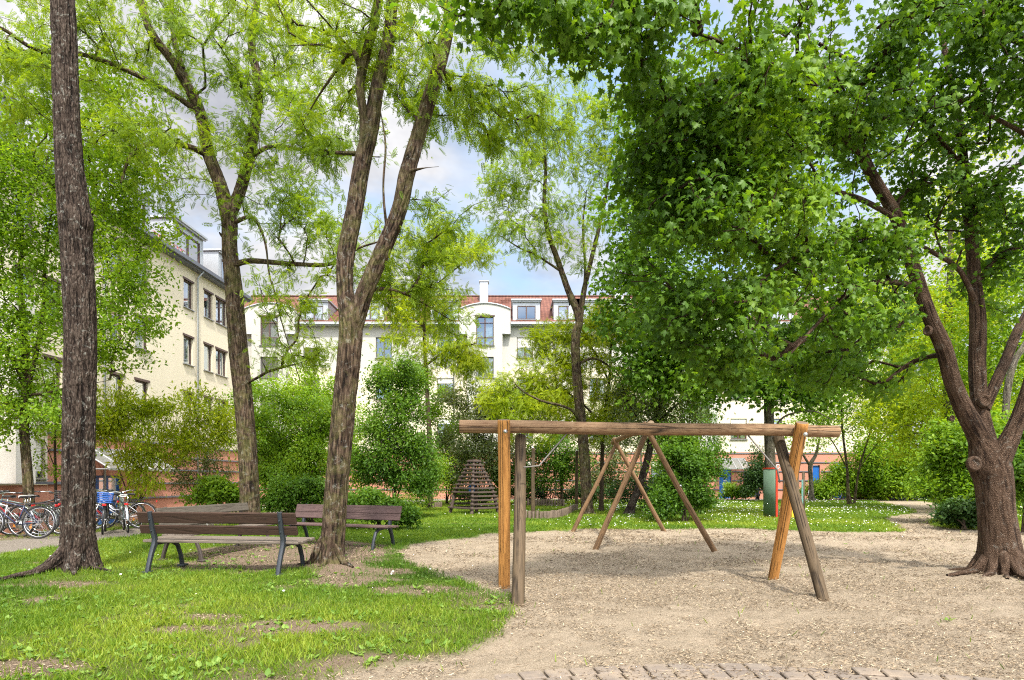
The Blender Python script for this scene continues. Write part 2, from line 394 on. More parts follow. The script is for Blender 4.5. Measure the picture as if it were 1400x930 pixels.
def build_ground():
    ys = [-400, -80, -20, -4, 0, 1.5, 2.5]
    y = 3.0
    while y < 52: ys.append(y); y *= 1.0062
    ys += [54, 60, 80, 140, 400, 1500]
    ys = np.array(ys, float)
    u = np.linspace(-1, 1, 620)
    W = np.maximum(ys*1.02, 1)+4.5
    Xg = u[None, :]*W[:, None]
    ext = np.array([-1500., -300, -90])
    rowX = np.concatenate([np.broadcast_to(ext, (len(ys), 3)), Xg, np.broadcast_to(-ext[::-1], (len(ys), 3))], 1)
    far = np.abs(ys) > 80
    for i in np.where(far)[0]:
        rowX[i, 3:-3] = u*80
    Yg = np.broadcast_to(ys[:, None], rowX.shape)
    X, Y = rowX.ravel(), Yg.ravel()
    sand, path, dirt = cover(X, Y)
    z = gz(X, Y)
    near = sstep(26, 12, Y)*(np.abs(X) < 60)
    z = z+near*sand*(.075*(fbm(X*3.1, Y*3.6, 0, 21, 4)-.5)+.050*(fbm(X*8, Y*9, 0, 22, 3)-.5)-.05*np.exp(-((X-1.7)**2/1.4+(Y-6.9)**2/.25)))
    z = z-sand*.018-path*.012+near*(1-sand)*(1-path)*.035*(fbm(X*2.2, Y*2.2, 0, 29, 4)-.5)
    nr, nc = rowX.shape
    idx = np.arange(nr*nc).reshape(nr, nc)
    q = np.stack([idx[:-1, :-1], idx[:-1, 1:], idx[1:, 1:], idx[1:, :-1]], -1).reshape(-1, 4)
    m, t, b = new_mat('ground_cover')
    A = lambda k: t('ShaderNodeAttribute', attribute_name=k).outputs['Fac']
    v = t.coord('Object')
    # sand: pale, raked, flecked with litter
    s1 = t.noise(v, 2.4, 6, .6); s2 = t.noise(t.coord('Object', (1, 1.6, 1)), 42, 5, .7); s3 = t.noise(v, 240, 3, .7)
    sand_c = t.mix(s1, (.265, .216, .158), (.43, .358, .268))
    fl = t.ramp(s2, [(.48, 0), (.58, 1)]); flz = t.ramp(t.noise(v, .8, 4, .6), [(.35, .35), (.62, 1)])
    sand_c = t.mix(t.math('MULTIPLY', t.math('MULTIPLY', fl, flz), .55), sand_c, (.19, .135, .085))
    sand_c = t.mix(t.math('MULTIPLY', s3, .35), sand_c, (.30, .23, .16))
    dirt_c = t.mix(t.noise(v, 18, 6, .7), (.17, .115, .08), (.44, .34, .25))
    dirt_c = t.mix(t.ramp(t.noise(v, 95, 3, .7), [(.48, 0), (.6, .8)]), dirt_c, (.09, .055, .035))
    path_c = t.mix(t.noise(v, 5, 6, .7), (.17, .145, .125), (.29, .255, .215))
    path_c = t.mix(t.ramp(t.noise(v, 70, 3, .7), [(.5, 0), (.65, .5)]), path_c, (.18, .15, .12))
    gn = t.noise(v, 1.1, 6, .65); gf = t.noise(v, 55, 5, .75)
    grass_c = t.mix(gn, (.085, .16, .018), (.17, .26, .03))
    grass_c = t.mix(t.ramp(gf, [(.4, .75), (.62, 0)]), grass_c, (.045, .075, .012))
    d = t('ShaderNodeSeparateXYZ'); t.l.new(v, d.inputs[0])
    soil = t.ramp(t.noise(v, 30, 5, .7), [(.3, (.06, .045, .022)), (.6, (.11, .12, .03)), (.8, (.16, .17, .05))])
    nearf = t.math('DIVIDE', d.outputs[1], 14.0, clamp=True)
    grass_c = t.mix(nearf, soil, grass_c)
    dirt_c = t.mix(1.0, dirt_c, (.8, .8, .8), 'MULTIPLY'); c = t.mix(A('dirt'), grass_c, dirt_c)
    c = t.mix(A('path'), c, path_c)
    c = t.mix(A('sand'), c, sand_c)
    t.set(b.inputs['Base Color'], c); b.inputs['Roughness'].default_value = .95
    b.inputs['Specular IOR Level'].default_value = .15
    hh = t.math('ADD', t.math('MULTIPLY', s2, .8), t.math('MULTIPLY', s3, .25))
    t.set(b.inputs['Normal'], t.bump(hh, 1.0, .035))
    o = np_mesh('ground', np.stack([X, Y, z], 1), [q], m, smooth=True, attr={'sand': sand, 'path': path, 'dirt': dirt})
    tag(o, kind='structure')
build_ground()

def scatter(dens, ymin, ymax, umax, seed, nmax):
    """points in the view fan, density per m2 given by dens(Y)"""
    g = np.random.default_rng(seed)
    out = []
    edges = np.geomspace(ymin, ymax, 40)
    for a, b in zip(edges[:-1], edges[1:]):
        mid = (a+b)/2; w = 2*(umax*mid+1.0); n = int(dens(mid)*w*(b-a))
        Y = g.uniform(a, b, n); X = g.uniform(-1, 1, n)*(umax*Y+1.0)
        out.append(np.stack([X, Y], 1))
    p = np.concatenate(out)
    if len(p) > nmax: p = p[g.permutation(len(p))[:nmax]]
    return p
# ------------------------------------------------------------------ leaf cards turned into real small leaves
def frames(Fw, Nn):
    Fw = Fw/(np.linalg.norm(Fw, axis=1, keepdims=True)+1e-9)
    B = np.cross(Fw, Nn); B /= (np.linalg.norm(B, axis=1, keepdims=True)+1e-9)
    N = np.cross(B, Fw)
    return B, Fw, N
def stamp(T, faces, Pos, Fw, Nn, S, lv, extra=None):
    B, Fv, N = frames(Fw, Nn)
    T = np.asarray(T, float); k = len(T); n = len(Pos)
    S = np.asarray(S).reshape(-1, 1, 1)
    V = Pos[:, None, :]+S*(T[None, :, 0:1]*B[:, None, :]+T[None, :, 1:2]*Fv[:, None, :]+T[None, :, 2:3]*N[:, None, :])
    off = (np.arange(n)*k)[:, None, None]
    fs = [(np.asarray(f)[None]+off).reshape(-1, np.asarray(f).shape[1]) for f in faces]
    return V.reshape(-1, 3), fs, np.repeat(lv, k)
def maple_T():
    # half outline of a five lobed leaf (x, y), length 1
    half = [(0.0, 0.0), (.10, .10), (.30, .02), (.24, .20), (.56, .26), (.40, .40), (.50, .62), (.22, .56), (.16, .74), (0.0, 1.0)]
    pts = half+[(-x, y) for x, y in half[-2:0:-1]]
    T = [(0, .36, 0.03)]+[(x, y, -.42*abs(x)-.75*max(0, y-.4)**2+.06*math.sin(9*x+4*y)) for x, y in pts]
    n = len(pts)
    f = [(0, 1+i, 1+(i+1) % n) for i in range(n)]
    return T, [np.array(f)]
def frond_T(pairs=6):
    T = []; f = []
    for i in range(pairs*2+1):
        s = (-1 if i % 2 else 1); k = i//2; y = .12+.84*k/pairs
        w = .062; L = .27*(1-.35*abs(k/pairs-.4))
        if i == pairs*2: dx, dy, L = 0, 1, .2; y = .96
        else: dx, dy = s*.86, .5
        z0 = -.25*y*y
        nx, ny = -dy, dx
        b = len(T); zz = z0-.10*L/.25*.5
        T += [(0, y, z0), (dx*L*.5+nx*w, y+dy*L*.5+ny*w, zz+.01), (dx*L, y+dy*L, zz-.04), (dx*L*.5-nx*w, y+dy*L*.5-ny*w, zz)]
        f.append((b, b+1, b+2, b+3))
    b = len(T); T += [(-.006, 0, 0), (.006, 0, 0), (.004, 1, -.25), (-.004, 1, -.25)]; f.append((b, b+1, b+2, b+3))
    return T, [np.array(f)]
OVAL = ([(0, 0, 0), (.26, .32, -.06), (.22, .68, -.09), (0, 1, -.14), (-.22, .68, -.09), (-.26, .32, -.06), (0, .5, .02)],
        [np.array([(0, 1, 6), (1, 2, 6), (2, 3, 6), (3, 4, 6), (4, 5, 6), (5, 0, 6)])])
DIAM = ([(0, 0, 0), (.27, .45, -.06), (0, 1, -.1), (-.27, .45, -.06)], [np.array([(0, 1, 2), (0, 2, 3)])])
LANC = ([(0, 0, 0), (.15, .4, -.04), (0, 1, -.16), (-.15, .4, -.04)], [np.array([(0, 1, 2), (0, 2, 3)])])
MAPLE = maple_T(); FROND = frond_T()
# a sprig of six leaves, for distant crowns
def sprig_T():
    T = []; F_ = []
    rr = random.Random(5)
    for k in range(6):
        a = k*2.4+rr.uniform(-.3, .3); y = .12+.13*k
        d = Vector((math.cos(a)*.8, .55, math.sin(a)*.35)).normalized(); n = Vector((0, -.2, 1)).cross(d).normalized()
        up = d.cross(n); b = len(T); L = .42; w = .12
        for l, s in ((0, 0), (.45, 1), (1, 0), (.45, -1)):
            p = Vector((0, y, 0))+d*L*l+n*w*s-Vector((0, 0, .06*l*l))
            T.append(tuple(p))
        F_ += [(b, b+1, b+2), (b, b+2, b+3)]
    return T, [np.array(F_)]
SPRIG = sprig_T()

# ------------------------------------------------------------------ trees
def catmull(pts, step):
    pts = [np.array(p, float) for p in pts]
    p = [2*pts[0]-pts[1]]+pts+[2*pts[-1]-pts[-2]]
    out = []
    for i in range(1, len(p)-2):
        n = max(1, int(np.linalg.norm((p[i+1]-p[i])[:3])/step))
        for k in range(n):
            t = k/n
            out.append(.5*((2*p[i])+(-p[i-1]+p[i+1])*t+(2*p[i-1]-5*p[i]+4*p[i+1]-p[i+2])*t*t+(-p[i-1]+3*p[i]-3*p[i+1]+p[i+2])*t**3))
    out.append(p[-2])
    return np.array(out)
def limb_tube(path, sides, rough=.0, seed=0, flare=0.0, fl_h=.5, lobes=5, lump=.04, furrow=9.0):
    """path (n,4) xyz r -> verts, quads, ridge attribute; furrowed bark modelled in the surface"""
    n = len(path); C = path[:, :3]; r = np.maximum(path[:, 3], .003)
    D = np.gradient(C, axis=0); D /= np.linalg.norm(D, axis=1, keepdims=True)+1e-9
    a = np.zeros((n, 3)); c = np.zeros((n, 3)); up = np.array([0, 1., 0]) if abs(D[0, 1]) < .9 else np.array([1., 0, 0])
    for i in range(n):
        x = np.cross(D[i], up); x /= np.linalg.norm(x)+1e-9; y = np.cross(x, D[i]); a[i], c[i] = x, y; up = y
    th = np.linspace(0, 2*np.pi, sides, endpoint=False)
    L = np.concatenate([[0], np.cumsum(np.linalg.norm(np.diff(C, axis=0), axis=1))])
    TH, LL = np.meshgrid(th, L); RR = r[:, None]+0*TH
    cx, sx = np.cos(TH), np.sin(TH)
    k = furrow
    rg = 1-np.abs(2*fbm(cx*k*RR*4+LL*.6, sx*k*RR*4, LL*3.2, seed, 3)-1)*1.9     # ridged, stretched along the limb
    lumpn = fbm(cx*1.6, sx*1.6, LL*1.7, seed+5, 3)-.5
    rad = RR*(1+lumpn*lump*2)-rough*np.clip(1-rg, 0, 1)
    if flare > 0:
        z = LL
        w = np.exp(-z/fl_h*2.2)
        lob = .18+.82*np.abs(np.cos(TH*lobes/2+seed+.7*np.sin(TH*2+seed)))**2.6
        rad = rad+flare*w*lob
    V = C[:, None, :]+rad[..., None]*(cx[..., None]*a[:, None, :]+sx[..., None]*c[:, None, :])
    idx = np.arange(n*sides).reshape(n, sides); nx = np.roll(idx, -1, 1)
    q = np.stack([idx[:-1], nx[:-1], nx[1:], idx[1:]], -1).reshape(-1, 4)
    return V.reshape(-1, 3), q, np.clip(rg, 0, 1).ravel()
def frusta(A, B, ra, rb, sides):
    D = B-A; D = D/(np.linalg.norm(D, axis=1, keepdims=True)+1e-9)
    ref = np.where(np.abs(D[:, 2:3]) < .9, np.array([[0, 0, 1.]]), np.array([[1., 0, 0]]))
    x = np.cross(D, ref); x /= np.linalg.norm(x, axis=1, keepdims=True)+1e-9; y = np.cross(x, D)
    th = np.linspace(0, 2*np.pi, sides, endpoint=False)
    ring = np.cos(th)[None, :, None]*x[:, None, :]+np.sin(th)[None, :, None]*y[:, None, :]
    V = np.concatenate([A[:, None]+ring*ra[:, None, None], (B+D*rb[:, None]*.4)[:, None]+ring*rb[:, None, None]], 1)
    n = len(A); i = np.arange(sides); j = (i+1) % sides
    q = np.stack([i, j, j+sides, i+sides], -1)[None]+(np.arange(n)*2*sides)[:, None, None]
    return V.reshape(-1, 3), q.reshape(-1, 4)

def tree(name, label, cat, limbs, blobs, leaf, lsize, per_tip, lmat, bark, seed, group=None, near=False, droop=.35,
         flare=.12, rough=.012, lobes=5, step=.3, spread=.16, twig=.0045, tall=.35, minz=0.0, base=None, clump=.35, sides=None, attach_frac=0.0,
         fl_h=.5, upn=1.0, thin_mat=None, leaf_along=.75, wood=None, knots=(), roots=()):
    """limbs: list of lists (x,y,Z,r) in photo px + metres (first = trunk from its base). blobs: (x,y,Z,rx_px,ry_px,rdepth_m,tips)"""
    g = np.random.default_rng(seed)
    L3 = []
    for lm in limbs:
        L3.append(catmull([(*P(x, y, Z), r*math.cos(math.atan((min(max(x, 0), 1400)-700)/F))) for x, y, Z, r in lm], .045 if near else .12))
    b0 = L3[0][0]
    for an, ln, rr0, dz in roots:       # surface roots leaving the foot of the trunk
        c_, s_ = math.cos(R(an)), math.sin(R(an)); g0 = gz1(b0[0], b0[1]); r00 = L3[0][3][3]
        pr = [(b0[0]+c_*r00*.35, b0[1]+s_*r00*.35, g0+.42, rr0*.8), (b0[0]+c_*r00*.95, b0[1]+s_*r00*.95, g0+.17, rr0*1.15)]
        for q_ in (.35, .7, 1.0): pr.append((b0[0]+c_*(r00*.9+ln*q_)+.05*ln*math.sin(an+q_*4), b0[1]+s_*(r00*.9+ln*q_)+.05*ln*math.cos(an*2+q_*3), g0+.05*(1-q_)-.02-dz*q_, rr0*(1-.72*q_)))
        L3.append(catmull(pr, .03))
    root = empty(name, (float(b0[0]), float(b0[1]), gz1(b0[0], b0[1])))
    tag(root, label, cat, group)
    off = np.array(root.location)
    Vs, Qs, Rg = [], [], []; nb = 0
    # skeleton nodes
    NP, NR, PA, PL = [], [], [], []
    for li, path in enumerate(L3):
        s = sides or (72 if near else 16)
        s = s if path[0, 3] > .07 else max(8, s//3)
        V, q, rg = limb_tube(path, s, rough*min(1, path[0, 3]/.15), seed+li*3, flare if li == 0 else 0, fl_h, lobes)
        Vs.append(V); Qs.append(q+nb); Rg.append(rg); nb += len(V)
        st = max(1, int(step*.8/np.linalg.norm(path[1, :3]-path[0, :3]))) if len(path) > 1 else 1
        sel = path[::st] if st > 1 else path
        if li == 0: base_i = 0
        start = len(NP)
        if li > 0:
            allp = np.array(NP); par = int(np.argmin(np.linalg.norm(allp-sel[0, :3], axis=1)))
        else: par = -1
        for k, row in enumerate(sel):
            NP.append(row[:3]); NR.append(row[3]); PA.append(par if k == 0 else len(NP)-2)
            PL.append(0 if PA[-1] < 0 else PL[PA[-1]]+np.linalg.norm(row[:3]-NP[PA[-1]]))
    nlimb = len(NP)
    tips = []
    for x, y, Z, rx, ry, rd, n in blobs:
        c = np.array(P(x, y, Z)); s = Z/F
        k = 0; tries = 0
        while k < n and tries < n*12:
            tries += 1
            d = g.normal(size=3); d /= np.linalg.norm(d); rr_ = g.uniform(0, 1)**(1/2.2)*(.62+.76*float(vn(d[0]*2.1+x, d[1]*2.1, d[2]*2.1+y, seed)))
            if g.random() < .10: rr_ *= g.uniform(1.05, 1.4)
            d *= rr_
            p = c+d*np.array([rx*s, rd, ry*s])
            cf = 1.1 if cat == 'tree' else 2.6
            if clump > 0 and float(fbm(p[0]*cf, p[1]*cf, p[2]*cf*1.2, seed, 2)) < clump+g.uniform(-.08, .08): continue
            if p[2] < .12: continue
            tips.append(p); k += 1
    tips = np.array(tips)
    cap = len(NP)+len(tips)*40
    NPa = np.zeros((cap, 3)); NPa[:nlimb] = NP; PLa = np.zeros(cap); PLa[:nlimb] = PL
    cnt = nlimb
    ok = np.zeros(cap, bool); ok[:nlimb] = (NPa[:nlimb, 2] > minz)
    if not ok.any(): ok[nlimb-1] = True
    PA = list(PA)+[0]*(cap-nlimb)
    cid = np.where(ok[:nlimb])[0]
    dist0 = np.min(np.linalg.norm(tips[:, None, :]-NPa[cid][None], axis=2), axis=1)
    leafpos, leafdir = [], []
    tipnodes = []
    for ti in np.argsort(dist0):
        p = tips[ti]
        d = np.linalg.norm(NPa[:cnt]-p, axis=1)+.22*PLa[:cnt]+(~ok[:cnt])*1e3
        j = int(np.argmin(d)); A = NPa[j]; dd = p-A; Ln = np.linalg.norm(dd)
        if Ln < .05: continue
        if cnt+45 >= cap: break
        n = max(2, int(Ln/step)); n = min(n, 38)
        pj = PA[j] if PA[j] >= 0 else j
        pd = NPa[j]-NPa[pj]; pd = pd/(np.linalg.norm(pd)+1e-6)
        c1 = A+pd*Ln*.25+np.array([0, 0, .12*Ln]); bow = g.normal(size=3)*Ln*.06
        prev = j
        for k in range(1, n+1):
            t = k/n
            q = (1-t)**2*A+2*t*(1-t)*(c1*.5+(A+dd*.5)*.5+bow)+t*t*p
            q = q+g.normal(size=3)*.035*(1-t)*min(1, Ln)
            NPa[cnt] = q; PA[cnt] = prev; PLa[cnt] = PLa[prev]+np.linalg.norm(q-NPa[prev]); ok[cnt] = True
            prev = cnt; cnt += 1
        tipnodes.append(prev)
    NPa = NPa[:cnt]; PAa = np.array(PA[:cnt])
    cntw = np.zeros(cnt); 
    for t_ in tipnodes: cntw[t_] += 1
    for i in range(cnt-1, nlimb-1, -1):
        pp = PAa[i]
        if pp >= nlimb: cntw[pp] += cntw[i]
    rad = np.maximum(twig*np.power(np.maximum(cntw, 1), .46), twig)
    i = np.arange(nlimb, cnt); pa = PAa[i]
    rb = rad[i]; ra = np.where(pa >= nlimb, rad[pa], rad[i]*1.25)
    for lo, hi, sd in ((0, .012, 3), (.012, .03, 5), (.03, 9, 8)):
        mk = (ra >= lo) & (ra < hi)
        if mk.any():
            V, q = frusta(NPa[pa[mk]], NPa[i[mk]], ra[mk], rb[mk], sd)
            Vs.append(V); Qs.append(q+nb); Rg.append(np.full(len(V), .5)); nb += len(V)
    for kx, ky, kZ, kr, kd in knots:     # collars of old pruning wounds
        c = np.array(P(kx, ky, kZ)); th = np.linspace(0, 2*np.pi, 20, endpoint=False)
        dr = np.array(kd, float); dr /= np.linalg.norm(dr); x = np.cross(dr, [0, 0, 1.]); x /= np.linalg.norm(x); y = np.cross(x, dr)
        rings = []
        for rr_, hh in ((1.15, -.5), (1.1, .15), (.95, .38), (.72, .36), (.60, .12), (.3, .05), (.02, .03)):
            rings.append(c+dr*hh*kr+kr*rr_*(np.cos(th)[:, None]*x*.9+np.sin(th)[:, None]*y*1.15))
        V = np.concatenate(rings); nn = 20; q = []
        for a_ in range(len(rings)-1):
            for b_ in range(nn): q.append((a_*nn+b_, a_*nn+(b_+1) % nn, (a_+1)*nn+(b_+1) % nn, (a_+1)*nn+b_))
        Vs.append(V); Qs.append(np.array(q)+nb); Rg.append(np.full(len(V), .75)); nb += len(V)
    V = np.concatenate(Vs)-off
    np_mesh('trunk' if cat == 'tree' else 'stems', V, [np.concatenate(Qs)], bark, root, True, {'ridge': np.concatenate(Rg)})
    # leaves
    tn = np.array(tipnodes); 
    par = PAa[tn]; gp = np.where(PAa[par] >= 0, PAa[par], par)
    K = per_tip
    t = g.uniform(-.05, 1.0, (len(tn), K, 1))
    A = NPa[gp][:, None]; Bm = NPa[par][:, None]; C = NPa[tn][:, None]
    tt = t*2*leaf_along+2*(1-leaf_along)
    pos = np.where(tt < 1, A+(Bm-A)*np.clip(tt, 0, 1), Bm+(C-Bm)*(tt-1))
    pos = pos+g.normal(size=pos.shape)*np.array([spread, spread, spread*.75])
    bd = C-A; bd = bd/(np.linalg.norm(bd, axis=2, keepdims=True)+1e-6)
    fw = g.normal(size=pos.shape)*.75+bd*.7+np.array([0, 0, -droop])
    nn = g.normal(size=pos.shape)*.45+np.array([0, 0, upn])
    pos = pos.reshape(-1, 3); fw = fw.reshape(-1, 3); nn = nn.reshape(-1, 3)
    keep = pos[:, 2] > .05
    keep &= ~((np.abs(pos[:, 0]) < 1.5) & (pos[:, 1] < 3.0) & (pos[:, 2] < 4))
    pos, fw, nn = pos[keep], fw[keep], nn[keep]
    S = lsize*g.uniform(.5, 1.3, len(pos))
    tipv = np.repeat(g.uniform(0, 1, len(tn)), K)[keep]
    big = fbm(pos[:, 0]*.7, pos[:, 1]*.7, pos[:, 2]*.7, seed+3, 2)
    lv = np.clip(.25*tipv+.5*g.uniform(0, 1, len(pos))+.9*(big-.5)+.12, 0, 1)
    V, fs, lvv = stamp(leaf[0], leaf[1], pos-off, fw, nn, S, lv)
    np_mesh('crown' if cat == 'tree' else 'foliage', V, fs, lmat, root, False, {'lv': lvv})
    return root
# ------------------------------------------------------------------ the trees
tree('broad_tree', 'thick dark furrowed trunk nearest the left edge, lichen spotted, unforked up to the frame top', 'tree',
     [[(106, 792, 7.8, .27), (107, 740, 7.8, .245), (108, 600, 7.8, .235), (110, 470, 7.8, .232), (108, 400, 7.8, .235), (104, 325, 7.8, .235), (104, 305, 7.8, .25), (99, 270, 7.8, .225), (92, 180, 7.8, .195), (88, 60, 7.8, .185), (84, -60, 7.8, .17), (80, -220, 7.8, .15), (90, -420, 7.9, .10)],
      [(84, -60, 7.8, .09), (20, -150, 7.4, .07), (-60, -260, 7, .045)], [(80, -200, 7.8, .09), (180, -330, 8.2, .06), (260, -430, 8.6, .03)],
      ],
     [(-80, -330, 7.2, 160, 110, 1.4, 24), (240, -420, 8.5, 190, 110, 1.6, 24), (90, -520, 8, 200, 100, 1.6, 24)],
     MAPLE, .12, 26, M['leaf_left'], M['bark_dark'], 21, near=True, flare=.16, rough=.034, lobes=5, sides=120, roots=[(236, .62, .075, .01), (190, .35, .06, .01), (300, .3, .06, .01), (350, .3, .05, .01)], minz=6.5, clump=.2)
# root running out of the lawn beside it
tree('locust_tree', 'forked grey-brown tree rising behind the benches, with a long level side branch', 'tree',
     [[(344, 733, 13.7, .26), (342, 700, 13.7, .245), (340, 640, 13.7, .235), (334, 560, 13.7, .23), (326, 480, 13.7, .235), (320, 400, 13.7, .215), (314, 340, 13.7, .19), (313, 300, 13.7, .20), (300, 250, 13.7, .17), (285, 210, 13.7, .16), (272, 150, 13.5, .14), (240, 90, 13.3, .12), (205, 40, 13, .10), (180, -40, 12.8, .08), (150, -150, 12.5, .05)],
      [(314, 295, 13.7, .16), (328, 262, 13.7, .145), (338, 225, 13.7, .14), (347, 180, 13.7, .125), (354, 120, 13.8, .11), (344, 60, 13.9, .10), (352, 0, 14, .08), (368, -90, 14, .05)],
      [(318, 362, 13.7, .09), (345, 357, 13.4, .07), (400, 361, 13, .055), (450, 361, 12.6, .045), (490, 340, 12.2, .03), (520, 330, 12, .018)],
      [(284, 212, 13.7, .085), (255, 200, 13.4, .075), (210, 196, 13, .06), (180, 212, 12.8, .045), (165, 250, 12.6, .03)],
      [(274, 155, 13.5, .08), (230, 125, 13.2, .07), (170, 95, 12.8, .06), (110, 74, 12.4, .055), (50, 68, 12, .05), (0, 38, 11.6, .045), (-80, 10, 11, .02)],
      [(258, 118, 13.4, .07), (236, 40, 13.6, .06), (240, -60, 13.8, .04)],
      [(340, 215, 13.7, .07), (375, 200, 13.6, .05), (430, 208, 13.4, .04), (480, 212, 13.2, .03), (520, 215, 13, .012)],
      [(318, 305, 13.7, .06), (345, 298, 13.4, .045), (362, 330, 13.2, .03), (372, 390, 13, .02), (405, 450, 12.9, .01)],
      [(372, 385, 13, .018), (385, 440, 13, .015), (410, 520, 13, .009)],
      [(312, 330, 13.7, .06), (303, 322, 13.6, .04), (300, 318, 13.5, .02)],
      ],
     [(120, 30, 12.5, 150, 80, 2.0, 100), (60, 120, 12, 80, 60, 1.2, 40), (330, 160, 13.4, 60, 80, 1, 40), (260, 60, 13.2, 130, 90, 2.0, 80), (400, 60, 13.6, 120, 80, 2.0, 70), (210, 190, 12.6, 110, 90, 1.4, 80),
      (400, 170, 13, 130, 90, 1.8, 90), (390, 290, 12.8, 85, 60, 1.2, 60), (395, 430, 12.9, 62, 90, .9, 44), (430, 500, 12.8, 40, 40, .7, 14), (480, 330, 12.2, 50, 60, .9, 26), (280, -90, 13.5, 260, 100, 2.5, 60), (20, 110, 12, 110, 70, 1.4, 40)],
     FROND, .165, 25, M['leaf_locust'], M['bark_brown'], 31, near=True, flare=.14, rough=.02, sides=64, minz=3.2, clump=.37, spread=.12, droop=.45, upn=.9)
tree('locust_tree', 'tree forking low into two tall lichen-blotched stems, standing beside the front bench', 'tree',
     [[(452, 778, 8.5, 0.202), (455, 740, 8.5, 0.181), (461, 660, 8.5, 0.176), (470, 560, 8.5, 0.176), (478, 480, 8.5, 0.176), (479, 440, 8.5, 0.172), (472, 400, 8.5, 0.129), (473, 350, 8.5, 0.133), (484, 290, 8.5, 0.129), (496, 220, 8.5, 0.125), (506, 180, 8.5, 0.120), (516, 120, 8.5, 0.103), (530, 60, 8.5, 0.095), (536, 10, 8.5, 0.086), (548, -80, 8.5, 0.069), (560, -180, 8.4, 0.043)],
      [(484, 450, 8.5, 0.129), (497, 405, 8.45, 0.129), (520, 350, 8.4, 0.120), (545, 290, 8.35, 0.112), (556, 240, 8.3, 0.116), (572, 185, 8.3, 0.107), (590, 125, 8.2, 0.103), (603, 80, 8.2, 0.099), (614, 30, 8.1, 0.095), (622, -20, 8, 0.086), (640, -120, 7.9, 0.060), (660, -220, 7.8, 0.034)],
      [(500, 195, 8.5, 0.095), (498, 160, 8.45, 0.073), (492, 120, 8.4, 0.069), (499, 80, 8.4, 0.069), (512, 30, 8.3, 0.065), (520, -30, 8.2, 0.052), (500, -120, 8.1, 0.026)],
      [(496, 110, 8.4, 0.043), (484, 72, 8.5, 0.039), (465, 90, 8.7, 0.026), (430, 140, 9, 0.015), (405, 190, 9.2, 0.009)],
      [(530, 325, 8.4, 0.026), (524, 260, 8.2, 0.017), (527, 200, 8.1, 0.015), (520, 150, 8, 0.009)],
      [(492, 210, 8.5, 0.034), (455, 208, 8.8, 0.026), (420, 200, 9.1, 0.017)],
      [(556, 235, 8.3, 0.034), (580, 230, 8, 0.010), (600, 228, 7.9, 0.005)],
      [(497, 400, 8.45, 0.034), (530, 395, 8.7, 0.026), (570, 410, 9, 0.017), (620, 440, 9.3, 0.009)],
      [(618, 10, 8.1, 0.052), (660, -40, 8.3, 0.039), (720, -60, 8.6, 0.026), (760, -20, 8.9, 0.013)]],
     [(560, 20, 8.3, 120, 80, 1.5, 60), (450, 40, 8.8, 90, 80, 1.3, 45), (640, 110, 8.6, 95, 70, 1.5, 60), (700, 150, 9.2, 90, 60, 1.2, 50), (560, 370, 9, 80, 60, .8, 42), (620, 430, 9.2, 50, 30, .7, 12), (440, 190, 9, 60, 60, .8, 26),
      (600, 300, 8.8, 55, 60, .8, 22), (600, -120, 8.2, 220, 100, 2, 36), (760, 20, 9, 90, 60, 1.2, 50), (400, -60, 9, 150, 80, 1.5, 40), (545, 180, 8.9, 50, 70, .8, 22)],
     FROND, .14, 26, M['leaf_locust'], M['bark_brown'], 41, near=True, flare=.13, rough=.02, sides=96, roots=[(200, .3, .06, .01), (320, .4, .055, .01), (265, .22, .05, .01)], minz=3.6, clump=.38, spread=.085, droop=.5, upn=.9, fl_h=.4)
tree('locust_tree', 'slender airy tree behind the swing beam, its crown see-through against the sky', 'tree',
     [[(803, 707, 21.7, .23), (801, 660, 21.7, .21), (797, 600, 21.7, .20), (789, 520, 21.7, .18), (787, 460, 21.7, .17), (792, 436, 21.7, .16), (776, 395, 21.7, .12), (764, 360, 21.7, .11), (750, 320, 21.6, .095), (744, 280, 21.5, .08), (746, 230, 21.4, .06), (742, 180, 21.3, .04), (735, 120, 21, .02)],
      [(793, 436, 21.7, .12), (798, 400, 21.8, .105), (806, 365, 21.9, .09), (818, 315, 22, .08), (828, 270, 22.1, .06), (836, 210, 22.2, .035), (850, 160, 22.3, .015)],
      [(796, 425, 21.8, .06), (800, 370, 21.6, .05), (797, 310, 21.5, .04), (802, 260, 21.4, .02)],
      [(768, 372, 21.7, .05), (735, 350, 21.3, .04), (712, 340, 21, .03), (680, 320, 20.8, .015)],
      [(800, 590, 21.7, .07), (780, 560, 21.2, .055), (740, 548, 20.8, .045), (715, 535, 20.4, .03), (700, 520, 20.2, .015)],
      [(787, 500, 21.7, .06), (812, 490, 21.9, .05), (838, 505, 22, .035), (850, 520, 22.1, .015)]],
     [(740, 250, 21.4, 85, 70, 1.6, 70), (700, 320, 21, 60, 50, 1.4, 36), (820, 210, 22, 55, 80, 1.6, 55), (780, 320, 21.5, 70, 50, 1.4, 40), (760, 180, 21.4, 80, 50, 1.6, 50), (690, 250, 21, 50, 40, 1.2, 24), (800, 130, 21.4, 70, 50, 1.5, 36),
      (700, 150, 21.2, 60, 40, 1.2, 22)],
     FROND, .24, 20, M['leaf_locust'], M['bark_brown'], 51, rough=.02, sides=28, minz=3, clump=.36, spread=.18, droop=.5, step=.4)
